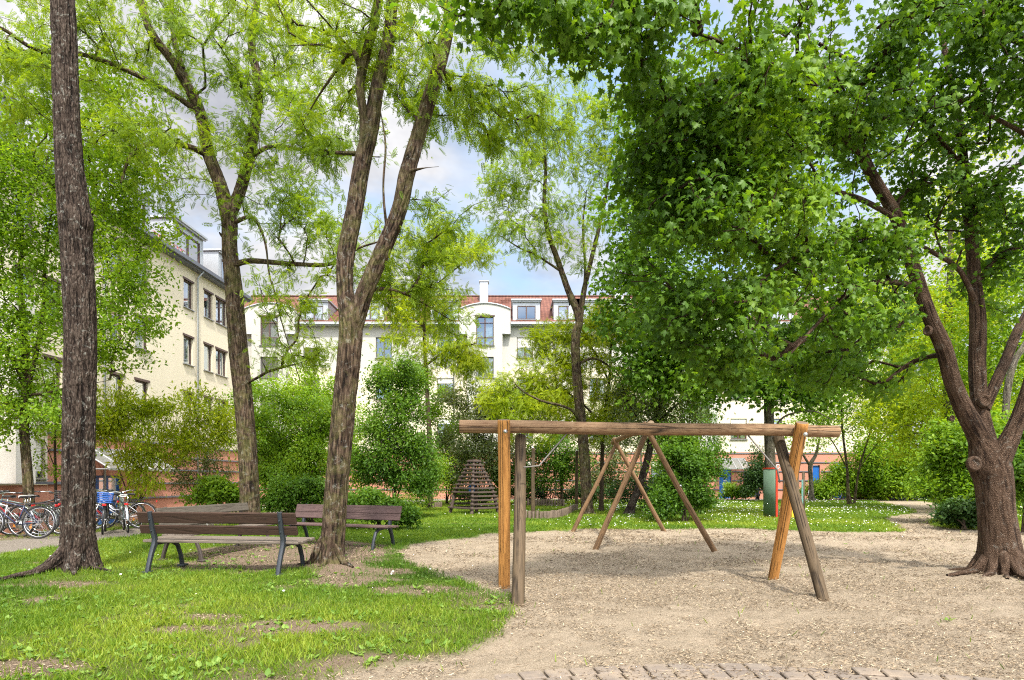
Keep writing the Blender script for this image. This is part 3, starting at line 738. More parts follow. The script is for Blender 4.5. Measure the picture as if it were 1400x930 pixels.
tree('golden_locust_tree', 'low yellow-leaved tree with thin twin stems right behind the slender airy tree', 'tree',
     [[(822, 702, 23.5, .09), (824, 600, 23.5, .08), (828, 560, 23.5, .07), (834, 510, 23.5, .06), (836, 470, 23.5, .045), (850, 430, 23.5, .02)],
      [(832, 520, 23.5, .045), (812, 480, 23.3, .035), (790, 450, 23, .02)], [(826, 580, 23.5, .05), (780, 540, 23, .04), (730, 520, 22.6, .02)]],
     [(730, 560, 22.4, 60, 40, 1.2, 110), (780, 500, 23, 60, 50, 1.2, 110), (840, 450, 23.4, 45, 45, 1.2, 90), (750, 460, 23, 40, 30, 1, 40), (690, 540, 22.4, 40, 30, 1, 44), (840, 560, 23.4, 40, 40, 1, 50), (860, 520, 23.5, 40, 40, 1.0, 30), (720, 510, 22.6, 30, 30, .8, 20), (800, 580, 23, 50, 25, 1, 30), (800, 440, 23.2, 50, 30, 1, 24)],
     FROND, .24, 24, M['leaf_yellow'], M['bark_thin'], 52, sides=12, minz=2.2, clump=.28, spread=.2, droop=.3, step=.4)
tree('golden_locust_tree', 'yellow-green tree whose flat sprays stand in front of the far white bay', 'tree',
     [[(588, 690, 26, .12), (587, 600, 26, .11), (583, 520, 26, .09), (580, 450, 26, .07), (585, 390, 26, .045), (590, 340, 26, .02)],
      [(582, 500, 26, .06), (610, 480, 25.6, .05), (650, 470, 25.2, .03)], [(581, 450, 26, .05), (555, 420, 26, .03), (530, 400, 26, .015)], [(584, 400, 26, .04), (620, 370, 25.8, .03), (660, 340, 25.6, .015)]],
     [(600, 330, 26, 75, 30, 1.4, 80), (640, 350, 25.6, 45, 20, 1, 30), (545, 400, 26, 50, 50, 1.4, 60), (615, 480, 25.5, 45, 24, 1.2, 50), (640, 500, 25.3, 35, 22, 1, 40), (560, 450, 26, 50, 40, 1.2, 50), (600, 410, 26, 50, 30, 1.2, 34), (555, 500, 26, 50, 30, 1.2, 30)],
     FROND, .25, 24, M['leaf_yellow'], M['bark_thin'], 53, sides=12, minz=3, clump=.30, spread=.2, droop=.35, step=.4)
# maple on the right, and its neighbours
tree('maple_tree', 'stout maple at the right edge with flared roots and limbs spreading low', 'tree',
     [[(1368, 790, 7.75, 0.300), (1366, 740, 7.75, 0.270), (1362, 700, 7.75, 0.265), (1358, 660, 7.75, 0.275), (1352, 635, 7.75, 0.290), (1340, 600, 7.75, 0.179), (1318, 560, 7.7, 0.140), (1302, 520, 7.65, 0.121), (1290, 475, 7.6, 0.117), (1270, 430, 7.55, 0.105), (1250, 370, 7.5, 0.098), (1240, 335, 7.45, 0.094), (1222, 290, 7.4, 0.086), (1195, 245, 7.3, 0.078), (1178, 210, 7.2, 0.070), (1150, 150, 7, 0.047), (1120, 80, 6.8, 0.031)],
      [(1352, 620, 7.8, 0.164), (1340, 560, 7.85, 0.129), (1336, 500, 7.9, 0.125), (1337, 440, 7.9, 0.121), (1332, 380, 7.95, 0.101), (1326, 300, 8, 0.094), (1318, 230, 8, 0.078), (1310, 160, 8, 0.062), (1290, 60, 8, 0.047), (1270, -60, 8, 0.031)],
      [(1358, 640, 7.7, 0.220), (1385, 590, 7.6, 0.133), (1410, 520, 7.5, 0.109), (1430, 420, 7.4, 0.094), (1440, 300, 7.3, 0.070), (1430, 150, 7.2, 0.055), (1380, 20, 7, 0.039), (1300, -80, 6.6, 0.031)],
      [(1345, 560, 7.8, 0.094), (1372, 500, 7.9, 0.086), (1398, 440, 8.1, 0.078), (1440, 380, 8.3, 0.062), (1480, 330, 8.5, 0.039)],
      [(1246, 390, 7.5, 0.047), (1205, 385, 7.2, 0.039), (1160, 400, 6.9, 0.031), (1120, 440, 6.7, 0.023), (1075, 490, 6.5, 0.012)],
      [(1243, 345, 7.45, 0.047), (1200, 325, 7.1, 0.039), (1150, 330, 6.8, 0.031), (1090, 350, 6.5, 0.023), (1020, 400, 6.2, 0.012)],
      [(1228, 300, 7.4, 0.039), (1170, 270, 7, 0.035), (1110, 260, 6.6, 0.027), (1040, 280, 6.2, 0.016), (980, 320, 5.9, 0.008)],
      [(1336, 420, 7.9, 0.047), (1312, 370, 7.7, 0.039), (1275, 345, 7.5, 0.031), (1250, 330, 7.4, 0.016)],
      [(1332, 395, 7.95, 0.047), (1365, 350, 7.9, 0.039), (1410, 330, 7.8, 0.031), (1450, 280, 7.7, 0.016)],
      [(1328, 300, 8, 0.047), (1370, 240, 7.8, 0.039), (1420, 200, 7.6, 0.039), (1300, 130, 7, 0.023)],
      [(1400, 60, 7.1, 0.047), (1200, -20, 6.2, 0.039), (1020, -70, 5.4, 0.035), (860, -80, 4.9, 0.027), (740, -60, 4.6, 0.016), (660, -30, 4.5, 0.006)],
      [(1180, 215, 7.2, 0.039), (1090, 130, 6.6, 0.031), (1010, 70, 6, 0.023), (940, 40, 5.6, 0.012)],
      [(1318, 230, 8, 0.039), (1220, 120, 7.6, 0.031), (1120, 60, 7.2, 0.023)]],
     [(940, 300, 6.2, 95, 130, 1.0, 130), (1010, 210, 6.2, 110, 90, 1.0, 130), (1130, 150, 6.8, 120, 100, 1.2, 130), (960, 430, 6.4, 90, 60, .9, 80), (1060, 330, 6.5, 90, 80, 1.0, 90), (1000, 90, 5.8, 110, 80, 1.0, 90),
      (1290, 110, 7.4, 120, 100, 1.3, 110), (1390, 130, 7.2, 90, 110, 1.2, 90), (1160, 30, 6.4, 160, 60, 1.3, 90), (1340, 0, 6.8, 120, 60, 1.3, 60), (1150, 430, 6.9, 60, 50, .7, 36), (1200, 320, 7, 60, 50, .7, 36),
      (1330, 260, 7.6, 70, 50, .9, 40), (1110, 500, 8.2, 70, 36, .8, 40), (1180, 520, 8.6, 60, 30, .8, 30), (1210, 430, 7.6, 40, 50, .7, 26), (900, 180, 5.9, 60, 70, .7, 50), (1000, 500, 6.6, 80, 30, .7, 30), (1370, 380, 7.9, 50, 60, .8, 26), (1390, 280, 7.8, 50, 60, .8, 36), (1270, 250, 7.4, 40, 40, .6, 20),
      (870, 20, 4.9, 110, 40, .5, 34), (730, 10, 4.6, 75, 42, .35, 26), (800, 60, 4.8, 60, 30, .35, 18), (650, 0, 4.5, 50, 30, .3, 12), (1000, -60, 5.2, 200, 60, .8, 26), (1250, -150, 6.8, 260, 100, 1.6, 26), (1480, 0, 7, 100, 200, 1.5, 30),
      (880, 90, 5.2, 40, 50, .5, 20)],
     MAPLE, .080, 25, M['leaf_maple'], M['bark_smooth'], 61, near=True, flare=.17, rough=.006, lobes=6, sides=120, minz=2.8, clump=.42, spread=.11, droop=.75, upn=1.1, fl_h=.5, twig=.0055, roots=[(188, .60, .062, .02), (212, .42, .055, .02), (238, .30, .06, .02), (262, .42, .052, .02), (290, .34, .058, .02), (318, .5, .06, .02), (345, .4, .06, .02), (155, .4, .06, .02)],
     knots=[(1332, 634, 7.47, .078, (-.35, -1, .15)), (1346, 548, 7.72, .07, (-.15, -1, .2)), (1302, 572, 7.56, .03, (-.4, -1, 0)), (1268, 452, 7.46, .05, (-1, -.5, .1))])
tree('maple_tree', 'tall straight grey-barked tree rising from behind the painted play column', 'tree',
     [[(1056, 712, 20.5, .24), (1054, 660, 20.5, .21), (1052, 600, 20.5, .19), (1051, 540, 20.5, .175), (1052, 500, 20.5, .17), (1050, 430, 20.5, .15), (1046, 330, 20.5, .12), (1040, 200, 20.5, .08), (1030, 80, 20.5, .04)],
      [(1051, 520, 20.5, .07), (1020, 480, 19.8, .05), (970, 450, 19, .03)], [(1054, 595, 20.3, .05), (1072, 570, 20, .04), (1110, 562, 19.7, .03), (1140, 575, 19.5, .012)],
      [(1050, 450, 20.5, .07), (1000, 400, 19.8, .05), (930, 370, 19, .03)], [(1046, 350, 20.5, .06), (980, 280, 20, .04), (910, 240, 19.5, .02)], [(1048, 420, 20.5, .06), (1110, 380, 20, .04), (1170, 350, 20, .02)]],
     [(900, 420, 19, 75, 70, 1.8, 110), (880, 330, 19, 60, 70, 1.8, 90), (930, 250, 19.5, 80, 80, 1.8, 90), (960, 500, 19.2, 90, 45, 1.4, 100), (1020, 520, 19.4, 70, 40, 1.2, 70), (890, 500, 19.2, 55, 50, 1.4, 70), (1090, 470, 20, 70, 55, 1.4, 80), (1110, 530, 20, 50, 30, 1, 50), (1150, 470, 20, 50, 50, 1.2, 50),
      (1000, 350, 19.5, 110, 90, 2, 110), (1120, 350, 20, 100, 80, 2, 70), (960, 150, 20, 120, 90, 2, 70), (1100, 200, 20, 120, 90, 2, 60), (900, 200, 19.5, 50, 60, 1.2, 40)],
     MAPLE, .17, 26, M['leaf_maple'], M['bark_grey'], 71, rough=.02, sides=36, minz=4, clump=.3, spread=.3, droop=.6, step=.4)
tree('young_tree', 'bright leafy tree with double trunk between the bicycles and the left wing of the house', 'tree',
     [[(42, 724, 15.2, .17), (40, 690, 15.2, .16), (37, 640, 15.2, .15), (33, 580, 15.2, .14), (36, 520, 15.2, .13), (32, 450, 15.2, .11), (28, 380, 15.2, .08), (30, 300, 15.2, .05), (25, 200, 15, .02)],
      [(34, 545, 15.2, .09), (50, 480, 15.1, .08), (60, 420, 15, .07), (62, 350, 14.9, .05), (75, 260, 14.8, .02)],
      [(35, 530, 15.2, .06), (15, 490, 15, .05), (-15, 460, 15, .03)], [(36, 540, 15.2, .05), (60, 538, 14.8, .04), (95, 530, 14.5, .025), (150, 520, 14.2, .01)],
      [(60, 420, 15, .05), (120, 390, 14.6, .035), (190, 370, 14.2, .015)], [(62, 350, 14.9, .04), (130, 290, 14.6, .03), (200, 240, 14.4, .012)]],
     [(180, 250, 14.2, 60, 40, 1, 50), (110, 430, 14.3, 60, 60, 1, 60), (30, 430, 15, 70, 100, 1.3, 130), (60, 280, 14.8, 100, 100, 1.6, 160), (160, 310, 14.4, 80, 55, 1.2, 100), (175, 400, 14.2, 55, 55, 1.0, 70), (145, 470, 14.2, 60, 45, .9, 50), (60, 160, 14.8, 110, 80, 1.6, 110), (170, 200, 14.4, 70, 60, 1.2, 70), (10, 560, 15, 50, 50, 1, 70), (0, 480, 14.8, 50, 60, 1, 70), (10, 320, 14.6, 50, 80, 1, 80), (0, 220, 14.6, 50, 60, 1, 50),
      (90, 560, 14.6, 50, 35, .9, 32), (-60, 350, 15, 60, 140, 1.2, 60), (140, 110, 14.5, 80, 50, 1.2, 50), (205, 440, 14, 25, 18, .5, 8)],
     OVAL, .095, 48, M['leaf_left'], M['bark_brown'], 81, rough=.02, sides=30, minz=3.2, clump=.3, spread=.16, droop=.25, step=.35)
tree('young_tree', 'thin sapling stem standing just left of the thick dark trunk', 'tree',
     [[(76, 712, 17, .05), (76, 660, 17, .045), (75, 600, 17, .04), (77, 560, 17, .03), (72, 500, 17, .02)], [(75, 640, 17, .02), (60, 600, 16.8, .012)]],
     [(70, 590, 17, 26, 20, .4, 14), (72, 640, 16.8, 20, 22, .3, 8), (110, 600, 16.8, 30, 20, .4, 10), (60, 530, 17, 30, 25, .5, 14)],
     OVAL, .10, 24, M['leaf_left'], M['bark_thin'], 82, sides=8, minz=2, clump=.1, spread=.14, step=.3)
tree('leaning_tree', 'dark bare trunk slanting to the right behind the second swing frame', 'tree',
     [[(860, 706, 21.7, .19), (864, 690, 21.7, .15), (876, 660, 21.7, .15), (886, 625, 21.7, .14), (895, 580, 21.7, .12), (905, 540, 21.7, .09), (920, 490, 21.7, .05)], [(888, 610, 21.7, .06), (870, 570, 21.4, .04), (850, 540, 21.2, .02)], [(896, 580, 21.7, .06), (930, 550, 21.6, .04), (960, 530, 21.4, .02)]],
     [(880, 560, 21.4, 45, 40, 1.1, 70), (860, 520, 21.4, 40, 45, 1, 50), (930, 540, 21.5, 50, 40, 1.1, 60), (920, 590, 21.4, 40, 30, .9, 40), (850, 590, 21.2, 25, 25, .7, 20)],
     OVAL, .10, 40, M['leaf_olive'], M['bark_dark'], 83, rough=.015, sides=22, minz=2.4, clump=.28, spread=.22, step=.3)
tree('young_tree', 'two-stemmed small tree at the right end of the far lawn', 'tree',
     [[(1164, 692, 30, .12), (1160, 680, 30, .10), (1158, 640, 30, .075), (1152, 590, 30, .06), (1150, 540, 30, .03)], [(1168, 688, 30, .08), (1175, 640, 30, .06), (1190, 590, 30, .04), (1200, 550, 30, .02)],
      [(1158, 640, 30, .04), (1135, 600, 29.6, .03), (1110, 585, 29.4, .015)], [(1175, 640, 30, .035), (1205, 600, 30, .025), (1230, 580, 30, .01)]],
     [(1150, 560, 30, 45, 34, 1.2, 90), (1190, 550, 30, 55, 44, 1.2, 110), (1120, 570, 29.6, 40, 30, .8, 50), (1220, 600, 30, 30, 34, .8, 46), (1160, 500, 30, 70, 40, 1.2, 110), (1100, 520, 30, 40, 36, 1, 60), (1210, 480, 30, 50, 44, 1.2, 80)],
     OVAL, .13, 20, M['leaf_left'], M['bark_brown'], 84, sides=16, minz=1.9, clump=.3, spread=.3, step=.4)
tree('young_tree', 'small pale-barked tree beside the black bicycles under the far facade', 'tree',
     [[(1110, 686, 35, .16), (1109, 660, 35, .14), (1108, 636, 35, .14), (1116, 620, 35, .10), (1122, 590, 35, .05)], [(1108, 638, 35, .09), (1098, 622, 35, .07), (1088, 605, 35, .03)]],
     [(1110, 600, 35, 50, 20, 1.5, 50), (1090, 575, 35, 45, 25, 1.5, 40), (1130, 570, 35, 45, 25, 1.5, 40)],
     OVAL, .15, 18, M['leaf_left'], M['bark_grey'], 85, sides=14, minz=2.6, clump=.3, spread=.32, step=.4)
# woodland edge on the right
W = [('bright tall tree filling the gap left of the maple limbs, over the winding path', [(1300, 690, 26, .28), (1298, 600, 26, .25), (1296, 480, 26, .22), (1300, 350, 26, .16), (1298, 200, 26, .08)],
      [(1280, 480, 26, 75, 80, 2.5, 120), (1330, 400, 26, 70, 60, 2, 80), (1300, 300, 26, 60, 50, 2, 30), (1230, 560, 25, 60, 50, 2, 90), (1330, 560, 26, 70, 60, 2, 90), (1290, 620, 25, 70, 40, 1.6, 80), (1230, 420, 26, 60, 60, 2, 40), (1290, 200, 26, 100, 80, 2, 40)], 91, .17, 'leaf_yellow'),
     ('lighter green tree at the far end of the winding path', [(1215, 680, 42, .3), (1213, 600, 42, .26), (1216, 500, 42, .2), (1214, 400, 42, .1)],
      [(1215, 470, 42, 60, 60, 3, 110), (1250, 550, 41, 60, 60, 3, 110), (1180, 540, 42, 50, 50, 2.5, 60), (1240, 630, 41, 60, 34, 2, 90), (1180, 440, 42, 60, 50, 2.5, 50)], 92, .24, 'leaf_left'),
     ('leafy tree beyond the maple trunk at the right edge', [(1420, 700, 22, .26), (1418, 600, 22, .22), (1410, 450, 22, .18), (1400, 300, 22, .1)],
      [(1390, 480, 22, 60, 80, 2, 120), (1330, 470, 22.5, 60, 70, 2, 100), (1380, 380, 22, 70, 60, 2, 80), (1300, 640, 22, 40, 40, 1.4, 50), (1400, 600, 21.5, 60, 60, 1.5, 80), (1380, 660, 21, 30, 40, 1, 36), (1440, 350, 22, 70, 80, 2, 50)], 93, .15, 'leaf_left')]
W += [('tall tree behind the end of the far house, filling the sky between the maple limbs', [(1240, 676, 52, .35), (1240, 550, 52, .3), (1245, 400, 52, .2), (1250, 300, 52, .1)], [(1240, 400, 52, 90, 70, 4, 130), (1180, 400, 52, 50, 60, 3, 70), (1210, 560, 50, 60, 50, 3, 90), (1200, 480, 51, 60, 60, 3, 90), (1290, 470, 52, 70, 70, 3, 90), (1260, 300, 52, 80, 50, 3, 60)], 95, .30, 'leaf_left'),
      ('broad tree farthest right behind the bend of the path', [(1350, 675, 46, .35), (1350, 550, 46, .3), (1352, 400, 46, .2), (1350, 300, 46, .1)], [(1350, 420, 46, 80, 80, 4, 140), (1390, 540, 45, 70, 70, 3, 120), (1320, 560, 45, 70, 60, 3, 120), (1360, 640, 44, 80, 34, 2.5, 90), (1380, 320, 46, 80, 60, 3, 60)], 96, .27, 'leaf_yellow')]
for lab, tr, bl, sd, ls, lm in W:
    tree('woodland_tree', lab, 'tree', [tr], bl, OVAL, ls, 34, M[lm], M['bark_grey'], sd, 'trees closing the right side of the courtyard', sides=18, rough=.02, minz=2.5, clump=.28, spread=.34, step=.5, droop=.15)
tree('leaning_tree', 'long bare grey limb crossing diagonally behind the maple trunk', 'tree',
     [[(1372, 700, 19, .16), (1375, 560, 19, .14), (1385, 500, 19, .13), (1402, 470, 19, .12), (1440, 400, 19, .09), (1460, 300, 19, .05)]],
     [(1450, 300, 19, 60, 60, 1.5, 40)], OVAL, .14, 30, M['leaf_left'], M['bark_grey'], 94, sides=16, rough=.02, minz=5, clump=.1, spread=.3, step=.5)

# ------------------------------------------------------------------ shrubs
def shrub(label, x, y, blobs, mat, seed, size=.09, per=34, leaf=OVAL, stems=5, name='leafy_shrub', group=None, spread=.13, step=.25, clump=.30, cat='shrub', bark='bark_thin'):
    b = G(x, y); g = random.Random(seed); Z = b.y
    limbs = []
    cx = sum(q[0] for q in blobs)/len(blobs); top = min(q[1]-q[4]*.4 for q in blobs)
    for k in range(stems):
        q = blobs[k % len(blobs)]
        jx = x+g.uniform(-.12, .12)*F/Z; r = g.uniform(.018, .032)
        limbs.append([(jx, y, Z, r), (jx+(q[0]-jx)*.35+g.uniform(-4, 4), y+(q[1]-y)*.5, Z+(q[2]-Z)*.3+g.uniform(-.1, .1), r*.8), (q[0], q[1], q[2], r*.4)])
    more = []
    for q in blobs:
        more.append((q[0], q[1], q[2], q[3]*.8, q[4]*.8, q[5]*.85, int(q[6]*.85)))
        for k in range(4):
            an = g.uniform(0, 6.28); s_ = g.uniform(.28, .5)
            more.append((q[0]+math.cos(an)*q[3]*g.uniform(.7, 1.15), min(q[1]-math.sin(an)*q[4]*g.uniform(.7, 1.2), y-6), q[2]+g.uniform(-.6, .6)*q[5], q[3]*s_, q[4]*s_, q[5]*s_, int(q[6]*.16)+2))
    return tree(name, label, cat, limbs, more, leaf, size, int(per*1.35), mat, M[bark], seed, group, sides=8, flare=0, rough=.0, minz=.25, clump=clump, spread=spread, step=step, droop=.2, twig=.0035)
# (label, base px, blobs, material, seed)
shrub('arching yellow-green shrub before the left house, above the silver bicycle', 183, 702,
      [(235, 556, 16.5, 62, 24, .9, 34), (120, 560, 16, 30, 30, .6, 16), (300, 590, 17, 26, 20, .6, 16), (170, 570, 16, 45, 36, .9, 28), (280, 575, 17, 40, 28, .9, 24), (190, 640, 16.6, 26, 40, .5, 30), (250, 600, 16.8, 50, 22, .8, 34), (150, 590, 16, 25, 25, .6, 22)],
      M['leaf_arch'], 101, .15, 34, LANC, 9, spread=.19, clump=.37)
shrub('open grey-leaved shrub against the terracotta wall left of the forked tree', 272, 694, [(285, 610, 20, 32, 36, .8, 50), (262, 650, 20, 22, 24, .6, 26), (300, 640, 20, 20, 26, .6, 24), (240, 640, 20, 18, 30, .5, 14)],
      M['leaf_olive'], 102, .10, 28, LANC, 6, spread=.15)
shrub('broad-leaved light green bush just left of the forked tree behind the benches', 300, 700, [(285, 676, 17.6, 24, 14, .5, 40), (315, 674, 17.6, 24, 16, .5, 44), (300, 664, 17.6, 20, 10, .4, 20)], M['leaf_shrub_lt'], 103, .13, 18, OVAL, 5, spread=.12)
shrub('mixed green shrub filling the space between the two forked trees', 395, 703, [(380, 600, 19, 48, 40, 1.2, 90), (430, 590, 19, 36, 38, 1, 70), (370, 650, 18.6, 30, 30, .8, 50), (420, 640, 18.6, 40, 34, .9, 70), (400, 560, 19.5, 60, 28, 1, 56)],
      M['leaf_shrub_lt'], 104, .10, 34, OVAL, 7, spread=.17)
shrub('darker low bush beneath the mixed shrub, behind the purple-brown bench', 425, 716, [(395, 680, 16.2, 30, 22, .6, 60), (430, 672, 16.3, 30, 26, .6, 60), (375, 668, 16.4, 18, 20, .4, 24)], M['leaf_shrub'], 105, .085, 36, OVAL, 6, spread=.12)
shrub('tall dense rounded shrub to the right of the two-stemmed trunk', 540, 702, [(545, 560, 19.5, 52, 52, 1.4, 150), (520, 620, 19.2, 36, 40, 1.2, 90), (575, 620, 19.6, 30, 46, 1.1, 90), (530, 520, 19.6, 34, 26, 1, 60), (545, 650, 19.2, 42, 26, 1.1, 60)],
      M['leaf_shrub'], 106, .095, 36, OVAL, 8, spread=.17)
shrub('low spreading green bush behind the right end of the purple-brown bench', 520, 722, [(500, 690, 14.8, 26, 14, .5, 60), (530, 692, 14.8, 28, 16, .5, 70), (548, 702, 14.6, 16, 12, .4, 34), (470, 686, 15, 20, 14, .4, 30)], M['leaf_shrub'], 107, .085, 32, OVAL, 6, spread=.11)
shrub('pale feathery bush left of the wooden pyramid', 590, 693, [(585, 650, 24, 24, 28, .9, 50), (560, 662, 24, 14, 20, .6, 24), (598, 640, 24, 16, 18, .7, 24)], M['leaf_left'], 108, .11, 26, LANC, 5, spread=.2)
shrub('grey-green shrub with pale leaves behind the wooden pyramid', 660, 688, [(660, 570, 29, 50, 40, 1.6, 90), (640, 620, 28.6, 44, 34, 1.4, 80), (690, 610, 29, 40, 40, 1.4, 70), (680, 550, 29.5, 40, 26, 1.2, 44)], M['leaf_olive'], 109, .13, 32, OVAL, 7, spread=.24)
shrub('deep green shrub behind the sandbox posts', 745, 688, [(740, 620, 30, 44, 30, 1.3, 80), (720, 650, 29.6, 34, 24, 1.2, 60), (775, 640, 30, 34, 34, 1.3, 60), (690, 655, 30, 30, 22, 1.2, 46)], M['leaf_shrub'], 110, .13, 30, OVAL, 7, spread=.24)
shrub('clipped low hedge at the back of the sandbox', 742, 688, [(y, 674, 31.5, 26, 9, .7, 44) for y in (640, 690, 740, 790, 830)], M['leaf_dark'], 111, .10, 30, OVAL, 8, name='low_hedge', cat='hedge', spread=.18, clump=.05)
shrub('rounded bush with drooping leaves on one stem, right of the leaning trunk', 934, 714, [(930, 625, 18, 42, 34, .9, 110), (940, 665, 17.8, 40, 26, .9, 90), (915, 690, 17.6, 24, 14, .6, 36), (960, 640, 18, 24, 30, .7, 46), (965, 680, 17.8, 18, 12, .5, 20)], M['leaf_shrub'], 112, .10, 34, OVAL, 6, spread=.15)
shrub('dark leafy bush low at the foot of the leaning trunk', 900, 697, [(885, 670, 24, 34, 16, .9, 50), (850, 676, 24, 20, 10, .6, 24), (915, 668, 24.5, 24, 18, .8, 34)], M['leaf_dark'], 113, .10, 30, OVAL, 5, spread=.18)
shrub('low bush beside the blue barred gate', 1005, 683, [(1005, 672, 37, 18, 7, .8, 40), (1020, 674, 37, 14, 6, .7, 26)], M['leaf_shrub_lt'], 114, .14, 26, OVAL, 5, spread=.18)
shrub('rounded green bush between blue gate and painted play column', 1035, 684, [(1036, 640, 35.5, 16, 24, 1, 60), (1034, 660, 35.5, 17, 14, .9, 40)], M['leaf_dark'], 115, .14, 28, OVAL, 5, spread=.22)
shrub('broad light bush in front of the blue arched door', 1150, 682, [(1140, 665, 37, 26, 14, 1, 60), (1165, 658, 37, 24, 16, 1, 60), (1120, 672, 37, 16, 8, .8, 26), (1152, 645, 37, 14, 12, .8, 30), (1190, 664, 37, 18, 14, 1, 40)], M['leaf_shrub_lt'], 116, .16, 26, OVAL, 6, spread=.26)
shrub('large bush under the maple limbs at the bend of the winding path', 1325, 718, [(1320, 620, 17, 42, 50, 1.2, 120), (1335, 680, 16.2, 26, 26, .8, 60), (1290, 650, 17.4, 26, 34, 1, 60), (1345, 600, 17, 30, 50, 1, 60)], M['leaf_shrub_lt'], 117, .12, 32, OVAL, 7, spread=.2)
shrub('dark ground-hugging bush touching the foot of the bend bush', 1318, 724, [(1318, 700, 15.2, 24, 13, .5, 50), (1298, 704, 15.4, 12, 9, .4, 20)], M['leaf_dark'], 118, .10, 30, OVAL, 5, spread=.11)
shrub('bush right of the maple trunk at the picture edge', 1400, 728, [(1400, 660, 14, 28, 46, .9, 80), (1410, 620, 14, 26, 40, .8, 40)], M['leaf_shrub'], 119, .11, 30, OVAL, 5, spread=.15)
shrub('yellow-green bush between the dense rounded shrub and the pyramid, close to the far wall', 612, 689, [(610, 600, 31, 34, 40, 1.4, 80), (590, 560, 31, 30, 30, 1.2, 50), (622, 650, 30.5, 34, 26, 1.2, 60)], M['leaf_shrub_lt'], 130, .13, 30, OVAL, 6, spread=.24)
shrub('tall pale-flecked shrub against the far wall, left of the leaning trunk', 800, 687, [(830, 600, 33, 50, 50, 1.6, 90), (790, 570, 33, 36, 36, 1.4, 50), (815, 650, 32.6, 44, 26, 1.2, 70), (850, 540, 33, 40, 30, 1.3, 50)], M['leaf_olive'], 131, .14, 30, OVAL, 7, spread=.26)
shrub('tall light shrub at the far wall between bushy rounded shrub and blue slotted door', 955, 686, [(950, 570, 34, 44, 40, 1.6, 90), (925, 620, 34, 36, 40, 1.4, 70), (900, 550, 34, 40, 34, 1.4, 60)], M['leaf_shrub'], 132, .14, 30, OVAL, 7, spread=.26)
shrub('lofty green shrub at the far wall behind the forked trunks', 460, 692, [(455, 560, 27, 60, 40, 1.6, 100), (400, 540, 27, 50, 36, 1.4, 70), (350, 580, 26.6, 36, 46, 1.2, 70), (470, 620, 26.6, 44, 44, 1.4, 80), (380, 640, 26.4, 44, 36, 1.3, 80)], M['leaf_left'], 133, .12, 32, OVAL, 8, spread=.22)
shrub('light bush right of the blue arched door, beneath the woodland trees', 1215, 684, [(1215, 630, 36, 50, 36, 1.6, 110), (1250, 650, 36, 40, 24, 1.4, 70), (1185, 610, 36, 36, 36, 1.4, 60)], M['leaf_left'], 134, .17, 28, OVAL, 6, spread=.3)
for i, (x, Z, h, lab) in enumerate([(1180, 40, 50, 'leftmost of the deep green bushes in the shade beyond the path end'), (1225, 39, 44, 'middle one of the deep green bushes in the shade beyond the path end'), (1272, 38, 50, 'rightmost of the deep green bushes in the shade beyond the path end')]):
    yb = HY+1000/Z
    shrub(lab, x, yb, [(x-8, yb-h*.4, Z, 26, h*.35, 1.4, 60), (x+12, yb-h*.6, Z, 26, h*.4, 1.4, 60)], M['leaf_dark'] if i != 1 else M['leaf_shrub'], 120+i, .17, 28, OVAL, 5, spread=.28, group='bushes beyond the path end')

